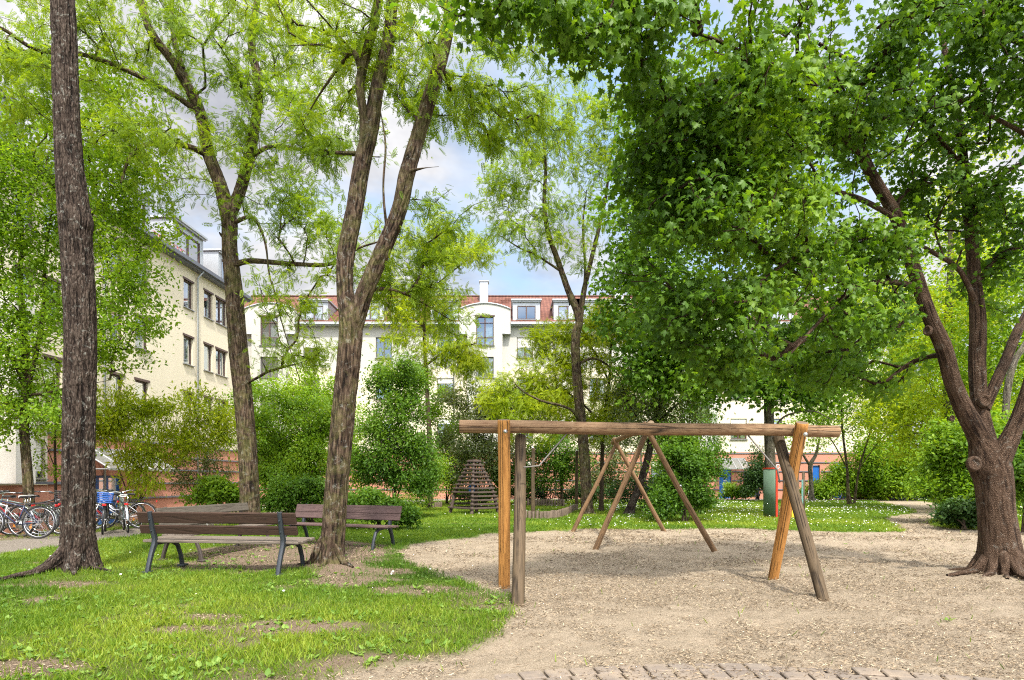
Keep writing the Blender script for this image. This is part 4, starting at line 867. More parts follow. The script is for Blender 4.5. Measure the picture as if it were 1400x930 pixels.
# ------------------------------------------------------------------ grass, weeds, daisies, litter
def lawn():
    p = scatter(lambda Y: min(5200, 5200*(6.5/Y)**1.75), 3.2, 40, .95, 5, 900000)
    X, Y = p[:, 0], p[:, 1]
    sand, path, dirt = cover(X, Y)
    g = np.random.default_rng(6)
    bushy = fbm(X*5, Y*5, 0, 61, 3)
    dens = (1-sand)*(1-path)*np.clip(1-dirt*.94, 0, 1)*np.clip(.45+1.1*bushy, 0, 1)
    # a few blades stray onto the bare ground
    keep = g.uniform(0, 1, len(X)) < np.maximum(dens, .0012)
    keep &= ~((X < -10.4) & (Y > 9) & (g.uniform(0, 1, len(X)) < .6))
    X, Y, bushy = X[keep], Y[keep], bushy[keep]
    n = len(X); z = gz(X, Y)-.008
    pos = np.stack([X, Y, z], 1)
    fw = np.stack([g.normal(size=n)*.5, g.normal(size=n)*.5, np.ones(n)], 1)
    nn = np.stack([g.normal(size=n), g.normal(size=n), np.zeros(n)], 1)
    T = [(-.055, 0, 0), (.055, 0, 0), (.045, .55, -.05), (-.045, .55, -.05), (0, 1, -.24)]
    fs = [np.array([(0, 1, 2, 3)]), np.array([(3, 2, 4)])]
    hgt = (.036+.042*bushy)*g.uniform(.6, 1.35, n)*(1+.1*np.clip(Y-8, 0, 6)/3)
    lv = np.clip(.55*fbm(X*.9, Y*.9, 0, 62, 3)+.45*g.uniform(0, 1, n), 0, 1)
    lv = np.clip((lv-.5)*1.5+.85*(fbm(X*.35, Y*.35, 0, 64, 2)-.5)+.45+.1*(np.clip(Y, 6, 14)-6)/8, 0, 1)
    # width grows with distance so far turf closes up
    T = np.array(T)
    V, f, l = stamp(T*np.array([1.0, 1, 1]), fs, pos, fw, nn, hgt, lv)
    wid = np.repeat(np.clip(Y/9, .8, 3.2), 5)
    c = np.repeat(pos, 5, 0)
    V[:, :2] = c[:, :2]+(V[:, :2]-c[:, :2])*np.clip(wid, 1, 2.2)[:, None]
    o = np_mesh('grass', V, f, M['grass'], None, False, {'lv': l}); tag(o, 'short green grass of the lawns, worn thin in places', 'grass', kind='stuff')
    # broad-leaved weeds
    p = scatter(lambda Y: 42 if Y < 12 else 10, 3.3, 20, .95, 8, 60000); X, Y = p[:, 0], p[:, 1]
    sand, path, dirt = cover(X, Y)
    k = (g.uniform(0, 1, len(X)) < (1-sand)*(1-path)*(1-.6*dirt)*np.clip((fbm(X*1.2, Y*1.2, 0, 77, 3)-.42)*5, 0, 1)) | (g.uniform(0, 1, len(X)) < .002*(1-path)); X, Y = X[k], Y[k]
    n = len(X)*5; X = np.repeat(X, 5)+g.normal(size=n)*.012; Y = np.repeat(Y, 5)+g.normal(size=n)*.012
    pos = np.stack([X, Y, gz(X, Y)+.008], 1); a = g.uniform(0, 2*np.pi, n)
    fw = np.stack([np.cos(a), np.sin(a), g.uniform(.2, .9, n)], 1); nn = np.stack([-np.cos(a)*.3, -np.sin(a)*.3, np.ones(n)], 1)
    V, f, l = stamp(*OVAL, pos, fw, nn, g.uniform(.03, .075, n), g.uniform(0, 1, n))
    o = np_mesh('clover_and_weeds', V, f, M['weed'], None, False, {'lv': l}); tag(o, 'broad-leaved weeds and clover among the grass', 'weeds', kind='stuff')
    # daisies
    p = scatter(lambda Y: 14 if Y > 14 else 3.0, 6, 36, .95, 12, 40000); X, Y = p[:, 0], p[:, 1]
    sand, path, dirt = cover(X, Y)
    k = g.uniform(0, 1, len(X)) < (1-sand)*(1-path)*(1-dirt)*np.clip((fbm(X*.5, Y*.5, 0, 13, 3)-.4)*5, 0.05, 1)*((X > 0)*.5+.25); X, Y = X[k], Y[k]
    n = len(X); pos = np.stack([X, Y, gz(X, Y)+g.uniform(.05, .09, n)], 1)
    T = [(math.cos(i*math.pi/4), math.sin(i*math.pi/4), 0) for i in range(8)]
    V, f, l = stamp(T, [np.array([tuple(range(8))])], pos, g.normal(size=(n, 3))*np.array([1, 1, .3]), np.tile([0, -.4, 1.], (n, 1))+g.normal(size=(n, 3))*.3, g.uniform(.010, .016, n)*np.clip(Y/16, 1, 1.7), g.uniform(0, 1, n))
    o = np_mesh('daisies', V, f, M['daisy'], None, False); tag(o, 'small white daisies sprinkled over the lawns', 'flowers', kind='stuff')
    # dry twiglets, bud scales and leaf bits on sand and bare soil
    p = scatter(lambda Y: min(3600, 3600*(5.5/Y)**1.9), 3.0, 26, .95, 15, 500000); X, Y = p[:, 0], p[:, 1]
    sand, path, dirt = cover(X, Y)
    cl = fbm(X*.8, Y*1.1, 0, 15, 4)*.7+fbm(X*5, Y*7, 0, 16, 3)*.6
    near = sstep(9, 4.5, Y)
    k = g.uniform(0, 1, len(X)) < np.maximum(sand, dirt*.9)*np.clip((cl-.56)*4.5+.25*near, .05, 1); X, Y = X[k], Y[k]
    n = len(X); pos = np.stack([X, Y, gz(X, Y)+g.uniform(-.004, .012, n)], 1); a = g.uniform(0, 2*np.pi, n)
    fw = np.stack([np.cos(a), np.sin(a)*.6, g.normal(size=n)*.22], 1); nn = np.stack([g.normal(size=n)*.5, g.normal(size=n)*.5, np.ones(n)], 1)
    T = [(-.09, 0, 0), (.09, 0, 0), (.05, .6, .07), (0, 1, 0), (-.10, .5, .04)]
    V, f, l = stamp(T, [np.array([tuple(range(5))])], pos, fw, nn, g.uniform(.009, .038, n)*np.clip(Y/7, .9, 2), np.clip(g.beta(1.5, 1.3, n), 0, 1))
    o = np_mesh('dry_leaf_litter', V, f, M['litter'], None, False, {'lv': l}); tag(o, 'brown bud scales, twiglets and leaf bits strewn over sand and bare soil', 'litter', kind='stuff')
lawn()
# ------------------------------------------------------------------ play equipment
M['log_grey'] = mat_log('weathered_beam_wood', (.33, .21, .115), (.14, .064, .028), (.235, .16, .10), 2, .9, .3)
M['log_end'] = mat_flat('sawn_log_end', (.16, .11, .075), .9, var=.4, vscale=30)
M['log_end_lt'] = mat_flat('pale_log_end', (.42, .32, .22), .9, var=.25, vscale=30)
def log_part(name, A, B, r0, r1, mat, end, parent, seed=0, lump=.05, label=None, sides=32):
    A, B = Vector(A), Vector(B); L = (B-A).length
    z = np.arange(0, L+1e-6, .04); z = np.concatenate([[0, .006], z[1:-1], [L-.006, L]]); n = len(z)
    th = np.linspace(0, 2*np.pi, sides, endpoint=False); TH, ZZ = np.meshgrid(th, z)
    rr = r0+(r1-r0)*ZZ/L
    rr = rr*(1+lump*(fbm(np.cos(TH)*.8, np.sin(TH)*.8, ZZ*1.2, seed, 3)-.5)*2)
    # drying crack
    a0 = (seed*2.1) % 6.28
    d = np.abs((TH-a0-.25*np.sin(ZZ*2+seed)+np.pi) % (2*np.pi)-np.pi)
    rr = rr-.012*np.exp(-(d/.06)**2)*sstep(.1*L, .3*L, ZZ)*sstep(.95*L, .8*L, ZZ)
    rr[0] *= .93; rr[-1] *= .93
    bx = .012*(fbm(z*.7, z*0, 0, seed+3, 2)-.5)*L; by = .012*(fbm(z*.7, z*0, 9, seed+4, 2)-.5)*L
    V = np.stack([rr*np.cos(TH)+bx[:, None], rr*np.sin(TH)+by[:, None], ZZ], -1).reshape(-1, 3)
    idx = np.arange(n*sides).reshape(n, sides); nx = np.roll(idx, -1, 1)
    q = np.stack([idx[:-1], nx[:-1], nx[1:], idx[1:]], -1).reshape(-1, 4)
    o = np_mesh(name, V, [q, idx[0][::-1][None], idx[-1][None]], [mat, end], parent, True, midx=[0]*len(q)+[1, 1])
    for p in (o.data.polygons[len(q)], o.data.polygons[len(q)+1]): p.use_smooth = False
    base = parent.location if parent else Vector()
    o.location = A-base
    o.rotation_euler = (B-A).to_track_quat('Z', 'Y').to_euler()
    if label: o['label'] = label
    return o
def at_scale(x, y, s): return P(x, y, F/s)
sw = empty('timber_swing_frame', (.06, 6.4, 0)); tag(sw, 'large timber swing frame in front, level beam on crossed orange and grey-green posts', 'swing frame')
BL, BR = P(628, 583.5, 6.75), P(1146, 590.5, 7.0)
log_part('beam', BL, BR, .076, .071, M['log_grey'], M['log_end_lt'], sw, 3, sides=48)
lo, lt = G(690, 802), P(689.5, 574, 6.60)
log_part('post', (lo.x, 7.0, -.12), lt, .068, .070, M['log_orange'], M['log_end'], sw, 11, label='orange post at the left end, bolted in front of the beam')
log_part('post', (.062, 5.88, -.12), P(712, 597, 6.93), .068, .064, M['log_dark'], M['log_end'], sw, 12, label='grey-green post at the left end, passing behind the beam')
log_part('post', (3.39-.02, 7.58, -.12), P(1097, 578, 6.80), .064, .072, M['log_orange'], M['log_end'], sw, 13, lump=.09, label='orange post at the right end, its dark capped top in front of the beam')
log_part('post', (3.30+.03, 6.22, -.12), P(1063, 597, 7.22), .060, .064, M['log_dark'], M['log_end'], sw, 14, label='grey-green post at the right end, passing behind the beam')
def bolt(p, parent, r=.012):
    mb = MB(); c = Vector(p)-parent.location; Mx = Matrix.Translation(c) @ Matrix.Rotation(R(90), 4, 'X')
    mb.lathe([(.0, .012), (r*.6, .012), (r, .006), (r, 0), (r*1.9, -.001), (r*1.9, -.006), (0, -.008)], 10, M=Mx)
    mb.build('bolt', M['steel'], parent, True)
bolt(P(691, 590, 6.60-.085), sw); bolt(P(1101.5, 594, 6.72), sw, .014)
def brace(pts, parent, r=.009):
    mb = MB(); o = parent.location; mb.tube([Vector(p)-o for p in pts], r, 8)
    mb.build('brace_rod', mat_flat('dull_galvanised_rod', (.16, .15, .135), .6, .4), parent, True)
brace([P(776, 592, 6.82), P(737, 637, 6.5), P(716, 639, 6.42)], sw); brace([P(1020, 592, 6.95), P(1063, 643, 6.85), P(1066, 660, 6.85)], sw)
mb = MB(); c = P(1063, 638, 6.8)-sw.location
mb.tube([c+Vector((.022*math.cos(a*.5236), -.01, .022*math.sin(a*.5236))) for a in range(12)], .006, 6, closed=True); mb.build('shackle_ring', M['steel'], sw, True)
mb = MB(); mb.lathe([(0, .10), (.06, .10), (.081, .085), (.083, .02), (.076, 0)], 20, M=Matrix.Translation(lt-sw.location) @ Matrix.Translation((0, 0, -.10)))
# second frame
s2 = empty('timber_swing_frame', (2.5, 12.5, 0)); tag(s2, 'slimmer timber swing frame farther back, its beam receding over two crossed pole pairs', 'swing frame')
hb = 2.22
log_part('beam', (2.44, 10.2, hb), (2.60, 15.2, hb), .062, .058, M['log_thin'], M['log_end_lt'], s2, 21)
for (Zc, xl, xr, ax) in ((10.6, 1.455, 3.70, 2.44), (14.4, 1.44, 3.80, 2.57)):
    for k, (bx, sg) in enumerate(((xl, 1), (xr, -1))):
        Bp = Vector((bx, Zc, -.1)); dirv = Vector((ax+sg*.05, Zc+.1*sg, hb+.0))-Bp
        tp = Bp+dirv*(1.03)
        log_part('pole', Bp, tp, .052, .047, M['log_thin'], M['log_end'], s2, 22+k+int(Zc), sides=20)
bolt((3.03, 10.52, 1.15), s2, .012)

# slatted pyramid
py = empty('climbing_pyramid', (G(647, 703).x, 22.3, 0), R(43)); tag(py, 'dark brown climbing pyramid of level wooden slats on splayed corner posts, standing on the lawn', 'climbing pyramid')
hw, ht = .70, 1.98; tw = .26
PYW = ((-.03, .72), (0, .70), (.42, .545), (.73, .34), (.86, .235), (1.0, .14))
def pyw(t):
    for (a, wa), (b, wb) in zip(PYW[:-1], PYW[1:]):
        if t <= b: return wa+(wb-wa)*(t-a)/(b-a)
    return PYW[-1][1]
for sx in (-1, 1):
    for sy in (-1, 1):
        mb = MB(); mb.tube([(sx*w_*.94, sy*w_*.94, t_*ht-.03) for t_, w_ in PYW], [.07, .068, .06, .052, .045, .04], 10)
        mb.build('corner_post', M['dark_wood'], py, True)
nsl = 13
for k in range(nsl):
    z = .22+(ht-.22)*k/(nsl-1)
    if k in (1, 2): pass
    t = z/ht
    w = pyw(t)+.02
    for s in range(4):
        if k in (1, 2, 3) and s in (1, 3): continue
        mb = MB(); Mx = Matrix.Rotation(s*math.pi/2, 4, 'Z')
        mb.box((0, -w, z), (2*w+.06, .10, .062), bev=.008, M=Mx)
        mb.build('slat', M['dark_wood'], py)
mb = MB(); mb.box((0, 0, ht+.03), (.34, .34, .05), bev=.01); mb.build('top_board', M['dark_wood'], py)
# toddler's board inside showing blue
mb = MB(); mb.box((.15, .35, .95), (.28, .04, .34), bev=.01); mb.build('blue_panel', mat_flat('blue_panel_paint', (.03, .16, .48), .5), py)

# sandbox palisades, shade posts
def palisade(pts, h, label, dia=.13):
    root = empty('palisade_edging', (pts[0][0], pts[0][1], 0)); tag(root, label, 'edging'); mb = MB(); g = random.Random(len(pts))
    for (a, b) in zip(pts[:-1], pts[1:]):
        a, b = Vector((*a, 0)), Vector((*b, 0)); n = max(1, int((b-a).length/dia))
        for k in range(n):
            p = a+(b-a)*(k+.5)/n-root.location; r = dia*.5*g.uniform(.88, .99); hh = h*g.uniform(.9, 1.06)
            mb.lathe([(r, -.1), (r, hh-.012), (r*.86, hh), (0, hh)], 10, M=Matrix.Translation(p))
    mb.build('log_row', M['pal_wood'], root, True); return root
def GZ(x, Z): return ((x-700)*Z/F, Z)
palisade([GZ(716, 19.0), GZ(748, 18.7), GZ(762, 19.3)], .27, 'low palisade of upright logs at the front left edge of the sandbox')
palisade([GZ(762, 19.4), GZ(775, 21.2), GZ(788, 24.6)], .26, 'low log palisade curving back along the right side of the sandbox')
palisade([GZ(720, 28.5), GZ(772, 28.0)], .34, 'low log palisade closing the back of the sandbox before the hedge')
palisade([GZ(583, 26), GZ(604, 27)], .26, 'short log palisade at the lawn edge left of the wooden pyramid')
for x, Z, zt, lab in ((728.5, 20.6, 2.40, 'tall grey sandbox post nearest the swing, left one of three'), (768, 30.5, 2.62, 'middle and farthest of the three grey sandbox posts'), (788, 25.6, 2.55, 'rightmost grey sandbox post, at the end of the curved palisade')):
    X = (x-700)*Z/F; p = empty('sandbox_post', (X, Z, 0)); tag(p, lab, 'post', 'tall posts around the sandbox')
    log_part('pole', (X, Z, -.05), (X+.02, Z, zt), .075, .065, M['log_dark'], M['log_end'], p, int(x), sides=16)
    mb = MB(); mb.lathe([(0, zt+.05), (.03, zt+.045), (.045, zt+.02), (.045, zt-.04)], 10); mb.build('metal_cap', M['steel'], p, True)
bp = Vector(GZ(1,1)+(0,)); 
# leaning bare limb beside sandbox
# painted play column
cx_, cz_ = (1069-700)*19.9/F, 19.9
pc = empty('play_column', (cx_, cz_, 0)); tag(pc, 'painted play column, green board with red rim, in front of the straight grey trunk', 'play column')
def arc_panel(a0, a1, z0, z1, r, th=.03, n=14):
    mb = MB(); vs = []; fs = []
    for i in range(n+1):
        a = R(a0+(a1-a0)*i/n); c, s = math.cos(a), math.sin(a)
        vs += [(r*c, r*s, z0), ((r+th)*c, (r+th)*s, z0), ((r+th)*c, (r+th)*s, z1), (r*c, r*s, z1)]
    for i in range(n):
        b = i*4
        for k in range(4): fs.append((b+k, b+(k+1) % 4, b+4+(k+1) % 4, b+4+k))
    fs += [(0, 3, 2, 1), (n*4, n*4+1, n*4+2, n*4+3)]
    mb.add(vs, fs); return mb
m_gp = mat_flat('worn_green_board', (.11, .175, .12), .7, var=.22, vscale=5, bump=.2)
m_rd = mat_flat('red_rim_paint', (.62, .055, .025), .5, var=.15); m_yl = mat_flat('yellow_strip_paint', (.72, .45, .03), .5, var=.15); m_tl = mat_flat('teal_panel_paint', (.16, .36, .33), .6)
zt, zb = 1.63, .03; rr = .62
arc_panel(183, 228, zb, zt, rr).build('green_board', m_gp, pc, True)
arc_panel(181, 238, zt+.002, zt+.05, rr-.008, .046).build('rim', m_rd, pc, False)
arc_panel(181, 238, zb-.03, zb-.003, rr-.008, .046).build('rim', m_rd, pc, False)
arc_panel(229, 234, zb, zt, rr-.006, .046).build('rim', m_rd, pc, False)
arc_panel(272, 284, zb, zt-.15, rr, .03).build('yellow_strip', m_yl, pc, False)
arc_panel(318, 345, zb, zt-.35, rr, .03).build('teal_panel', m_tl, pc, False)
for a in (251, 290, 340):
    mb = MB(); mb.tube([(.66*math.cos(R(a)), .66*math.sin(R(a)), -.05), (.66*math.cos(R(a)), .66*math.sin(R(a)), 1.55)], .045, 10); mb.build('stake', M['log_dark'], pc, True)

# bollard
bx, by = (1035.5-700)*38.5/F, 38.5
bo = empty('bollard', (bx, by, 0)); tag(bo, 'dark metal bollard with pale domed cap beside the blue barred gate', 'bollard')
mb = MB(); mb.lathe([(.13, 0), (.13, .86), (.12, .87), (0, .87)], 16); mb.build('shaft', mat_flat('dark_bollard_paint', (.03, .035, .06), .4), bo, True)
mb = MB(); mb.lathe([(.125, .875), (.135, .89), (.13, .97), (.10, 1.03), (.05, 1.06), (0, 1.065)], 16); mb.build('cap', mat_flat('pale_cap', (.5, .5, .5), .4), bo, True)

# ------------------------------------------------------------------ benches
def make_bench(slat, seatm, iron, L=2.25, hb=.83, feet=False):
    root = empty('park_bench')
    lx = L*.41
    for s in (-1, 1):
        f = MB()
        def bar(pts, w, t):   # flat bar profile in y,z plane: tapered rectangle sweep
            vs = []; fs = []
            for i, p in enumerate(pts):
                a = pts[max(i-1, 0)]; b = pts[min(i+1, len(pts)-1)]
                dy, dz = b[0]-a[0], b[1]-a[1]; l = math.hypot(dy, dz); ny, nz = -dz/l, dy/l; ww = (w[i] if isinstance(w, list) else w)/2
                e = t*.28
                for (xx, k) in ((-t/2, 1-.35), (-t/2+e, 1), (t/2-e, 1), (t/2, 1-.35), (t/2, -(1-.35)), (t/2-e, -1), (-t/2+e, -1), (-t/2, -(1-.35))):
                    vs.append((s*lx+xx, p[0]+ny*ww*k, p[1]+nz*ww*k))
            for i in range(len(pts)-1):
                for k in range(8): fs.append((i*8+k, i*8+(k+1) % 8, i*8+8+(k+1) % 8, i*8+8+k))
            fs += [tuple(range(8)), tuple(range(len(pts)*8-8, len(pts)*8))[::-1]]
            f.add(vs, fs)
        bar([(.36, -.02), (.335, .10), (.285, .25), (.225, .38), (.225, .46), (.27, .60), (.315, hb-.01)], [.062, .052, .062, .085, .075, .06, .045], .055)
        bar([(-.33, -.02), (-.29, .16), (-.225, .31), (-.13, .372), (.05, .382), (.22, .382)], [.06, .048, .056, .06, .045, .06], .05)
        f.box((s*lx, .365, .008), (.10, .13, .03), bev=.006); f.box((s*lx, -.335, .008), (.10, .12, .03), bev=.006)
        for zz, yy in ((.56, .285), (.71, .325)): f.lathe([(0, .012), (.011, .010), (.014, 0)], 8, M=Matrix.Translation((s*lx, yy, zz)) @ Matrix.Rotation(R(-90), 4, 'X'))
        fr = f.build('side_frame', iron, root, True)
        fr.data.set_sharp_from_angle(angle=R(40))
        if feet:
            c = MB(); c.box((s*lx, .36, -.02), (.22, .24, .07), bev=.015); c.box((s*lx, -.33, -.02), (.22, .24, .07), bev=.015); c.build('footing', M['concrete'], root)
    for k, y in enumerate((-.215, -.085, .045, .165)):
        m_ = MB(); m_.box((0, 0, 0), (L-.02*(k % 2), .112 if k < 3 else .09, .038), bev=.007); o = m_.build('seat_slat', seatm, root); o.location = (0, y, .422-.012*(k > 1)); o.rotation_euler.x = R(-3)
    tilt = -math.atan2(.045, .15)
    for z, y, w in ((.575, .245, .125), (hb-.09, .288, .155)):
        m_ = MB(); m_.box((0, 0, 0), (L, .036, w), bev=.008); o = m_.build('back_slat', slat, root); o.location = (0, y-.012, z); o.rotation_euler.x = tilt
    return root
M['bench_brown'] = mat_log('brown_bench_wood', (.050, .025, .016), (.030, .015, .010), (.075, .048, .036), 0, .4, .3)
b1 = make_bench(M['bench_brown'], M['seat_grey'], M['iron'], 2.28)
a = math.pi+math.atan2(-.24, 1.82)
b1.rotation_euler.z = a; mid = (Vector((-4.89, 7.87, 0))+Vector((-3.07, 7.63, 0)))/2
b1.location = mid+Vector((math.sin(a)*.36, -math.cos(a)*.36, 0)); b1.location.z = gz1(mid.x, mid.y)+.01
tag(b1, 'dark brown slatted bench on iron legs nearest the viewer, seen from behind', 'bench', 'benches grouped round the bare earth patch')
b2 = make_bench(M['bench_grey'], M['seat_grey'], M['iron_rust'], 2.3, .84)
b2.rotation_euler.z = R(81); b2.location = (-4.98, 10.05, .0)
tag(b2, 'grey weathered bench set sideways behind the nearest one, facing right', 'bench', 'benches grouped round the bare earth patch')
b3 = make_bench(M['bench_purple'], M['bench_purple'], M['iron'], 2.5, .80, True)
b3.rotation_euler.z = R(-22); b3.location = (-3.35, 11.25, -.02)
tag(b3, 'purple-brown bench on concrete footings facing the viewer, partly behind the two-stemmed trunk', 'bench', 'benches grouped round the bare earth patch')

# ------------------------------------------------------------------ bicycles
def make_bike(frame_c, tyre='rubber', saddle='black', step_through=False, basket=None, crate=None, mud='chrome', child=1.0, chaincase=False, light=True):
    root = empty('bicycle'); r = .335; fx, rx = .53, -.52; hz = .34
    for x in (fx, rx):
        w = MB(); w.tube([(x+r*math.cos(t*math.pi/16), 0, hz+r*math.sin(t*math.pi/16)) for t in range(32)], .019, 8, closed=True)
        wo = w.build('wheel', M['rubber'], root, True)
        q = MB(); q.tube([(x+(r-.026)*math.cos(t*math.pi/16), 0, hz+(r-.026)*math.sin(t*math.pi/16)) for t in range(32)], .010, 6, closed=True); q.build('rim', M['chrome'], wo, True)
        q = MB(); q.tube([(x, -.05, hz), (x, .05, hz)], .022, 10)
        for t in range(24):
            an = t*math.pi/12; s = .028 if t % 2 else -.028
            q.tube([(x+.02*math.cos(an+.6), s, hz+.02*math.sin(an+.6)), (x+(r-.03)*math.cos(an), 0, hz+(r-.03)*math.sin(an))], .0016, 3, cap=False)
        q.build('spokes', M['chrome'], wo)
        if mud:
            g_ = MB(); a0, a1 = (20, 150) if x > 0 else (10, 185); vs = []; n = 16
            for i in range(n+1):
                an = R(a0+(a1-a0)*i/n)
                for yy, rr_ in ((-.026, .362), (-.012, .372), (.012, .372), (.026, .362)): vs.append((x+rr_*math.cos(an), yy, hz+rr_*math.sin(an)))
            g_.add(vs, [(i*4+k, i*4+k+1, i*4+5+k, i*4+4+k) for i in range(n) for k in range(3)]); g_.build('mudguard', M[mud] if isinstance(mud, str) else mud, root, True)
        if x < 0:
            q = MB(); q.lathe([(0, .004), (.03, .003), (.032, 0)], 12, M=Matrix.Translation((x+.18, -.012, hz-.10)) @ Matrix.Rotation(R(90), 4, 'X')); q.build('reflector', mat_amber, wo)
    fm = MB(); bb = (-.08, 0, .29); st = (-.20, 0, .70); hd = (.36, 0, .82); hb_ = (.39, 0, .68)
    T = lambda p, q, rd: fm.tube([p, q], rd, 8)
    T(bb, st, .016); T(bb, hb_, .019); T(hd, hb_, .02)
    if step_through: fm.tube([(-.14, 0, .50), (.10, 0, .50), (.36, 0, .78)], .017, 8)
    else: T((-.195, 0, .68), hd, .016)
    for s in (-1, 1):
        T((rx, s*.06, hz), (bb[0], s*.03, bb[2]), .009); T((rx, s*.06, hz), (st[0]+.01, s*.02, st[2]-.06), .008)
    fm.build('frame', frame_c, root, True)
    fk = MB()
    for s in (-1, 1): fk.tube([(fx, s*.055, hz), (fx-.06, s*.052, .50), (.40, s*.03, .66)], .010, 8)
    fk.tube([(.395, 0, .66), (.355, 0, .84), (.335, 0, .93)], .014, 8); fk.build('fork', frame_c, root, True)
    hbm = MB(); hbm.tube([(.10, -.29, .99), (.22, -.28, .99), (.34, -.20, 1.0), (.37, 0, .95), (.34, .20, 1.0), (.22, .28, .99), (.10, .29, .99)], .011, 8)
    hn = hbm.build('handlebar', M['chrome'], root, True)
    gm = MB()
    for s in (-1, 1): gm.tube([(.07, s*.292, .99), (.20, s*.282, .99)], .017, 8)
    gm.build('grip', M['black'], hn, True)
    sd = MB(); sd.tube([st, (-.225, 0, .86)], .013, 8); sd.build('seat_post', M['chrome'], root, True)
    sa = MB(); vs = []; prof = [(-.15, .075, .0), (-.12, .095, .012), (-.05, .085, .01), (.03, .045, .004), (.11, .022, .0), (.14, .012, -.01)]
    for x, w, z in prof:
        for k in range(8):
            t = k*math.pi/4; vs.append((-.225+x, w*math.cos(t), .885+z+.03*math.sin(t)*(1 if math.sin(t) > 0 else .8)))
    sa.add(vs, [(i*8+k, i*8+(k+1) % 8, i*8+8+(k+1) % 8, i*8+8+k) for i in range(5) for k in range(8)]+[tuple(range(8)), tuple(range(40, 48))[::-1]])
    sa.build('saddle', M[saddle] if isinstance(saddle, str) else saddle, root, True)
    cr = MB(); cr.tube([(bb[0], -.05, bb[2]), (bb[0], -.055, bb[2])], .085, 20); cr.tube([(bb[0], -.07, bb[2]), (bb[0]+.12, -.08, bb[2]-.12)], .009, 6); cr.tube([(bb[0], .07, bb[2]), (bb[0]-.12, .08, bb[2]+.12)], .009, 6)
    cr.tube([(rx, -.05, hz+.035), (bb[0], -.052, bb[2]+.083)], .005, 4); cr.tube([(rx, -.05, hz-.035), (bb[0], -.052, bb[2]-.083)], .005, 4)
    cr.build('crankset', M['black'] if chaincase else M['steel'], root, True)
    pd = MB(); pd.box((bb[0]+.12, -.13, bb[2]-.12), (.09, .09, .022), bev=.004); pd.box((bb[0]-.12, .13, bb[2]+.12), (.09, .09, .022), bev=.004); pd.build('pedals', M['black'], root)
    rk = MB()
    for s in (-1, 1): rk.tube([(-.25, s*.05, .72), (-.40, s*.06, .735), (-.82, s*.055, .735)], .006, 6); rk.tube([(rx, s*.07, hz+.02), (-.60, s*.06, .73)], .005, 6)
    for x in (-.40, -.52, -.64, -.76): rk.tube([(x, -.055, .735), (x, .055, .735)], .005, 6)
    rk.build('rack', M['black'], root, True)
    if light: lm = MB(); lm.box((-.86, 0, .70), (.03, .08, .05), bev=.006); lm.build('rear_light', mat_red, root)
    lf = MB(); lf.lathe([(0, .03), (.03, .028), (.035, 0), (.02, -.04), (0, -.05)], 12, M=Matrix.Translation((.42, 0, .80)) @ Matrix.Rotation(R(90), 4, 'Y')); lf.build('headlight', M['chrome'], root, True)
    def bask(cx, cz, w, l, h, mat, nm):
        b = MB()
        for k in range(6):
            z = cz-h/2+h*k/5; sc = .86+.14*k/5
            b.tube([(cx-l/2*sc, -w/2*sc, z), (cx+l/2*sc, -w/2*sc, z), (cx+l/2*sc, w/2*sc, z), (cx-l/2*sc, w/2*sc, z)], .006 if k < 5 else .010, 6, closed=True)
        for i in range(9):
            t = -1+2*i/8
            for s in (-1, 1):
                b.tube([(cx+t*l/2*.86, s*w/2*.86, cz-h/2), (cx+t*l/2, s*w/2, cz+h/2)], .004, 4); b.tube([(cx+s*l/2*.86, t*w/2*.86, cz-h/2), (cx+s*l/2, t*w/2, cz+h/2)], .004, 4)
        b.box((cx, 0, cz-h/2), (l*.84, w*.84, .012)); b.build(nm, mat, root, False)
    if basket: bask(.56, .90, .34, .26, .22, M['black'], 'basket')
    if crate: bask(-.60, .86, .30, .40, .22, crate, 'crate')
    if child != 1.0: root.scale = (child,)*3
    return root
mat_amber = mat_flat('amber_reflector', (.75, .28, .03), .3); mat_red = mat_flat('red_lamp_lens', (.55, .02, .02), .3)
c_blue = mat_flat('dark_blue_bike_paint', (.022, .03, .07), .25); c_silver = mat_flat('silver_bike_paint', (.55, .56, .60), .3, .4); c_red = mat_flat('red_bike_paint', (.45, .02, .03), .3)
c_blk = mat_flat('black_bike_paint', (.018, .018, .02), .3); c_pink = mat_flat('magenta_bike_paint', (.42, .04, .08), .3); c_brt = mat_flat('bright_blue_plastic', (.02, .12, .45), .4); c_wht = mat_flat('white_plastic', (.7, .7, .68), .5); c_grn = mat_flat('grey_green_bike_paint', (.12, .17, .16), .35)
def place(o, x, y, hd, label, lean=4, anchor='rear'):
    h = R(hd); off = .52 if anchor == 'rear' else -.53
    o.location = (x+math.cos(h)*off, y+math.sin(h)*off, gz1(x, y)+.0); o.rotation_euler = (R(lean), 0, h)
    tag(o, label, 'bicycle', 'bicycles parked along the path on the left' if x < 0 else 'bicycles under the far facade')
place(make_bike(c_blue), -10.2, 12.6, 184, 'dark blue bicycle at the left edge, its rear wheel turned to the path')
place(make_bike(c_blk, basket=True, mud=c_blk), -11.55, 13.5, 10, 'black bicycle with a wire basket before the handlebar, behind the dark blue one', -4, 'rear')
place(make_bike(c_red, saddle=c_wht, step_through=True), -10.75, 13.35, 200, 'red step-through bicycle with a white saddle', 3)
place(make_bike(c_grn), -11.2, 14.0, 195, 'grey-green bicycle tucked between the red one and the thick dark trunk', 5)
place(make_bike(c_pink, step_through=True), -10.35, 14.25, 118, 'magenta bicycle whose front wheel shows just right of the thick dark trunk', 3, 'front')
place(make_bike(c_blk, mud=c_blk, crate=c_brt), -10.15, 14.6, 122, 'black bicycle carrying a bright blue crate on its rack', 4, 'front')
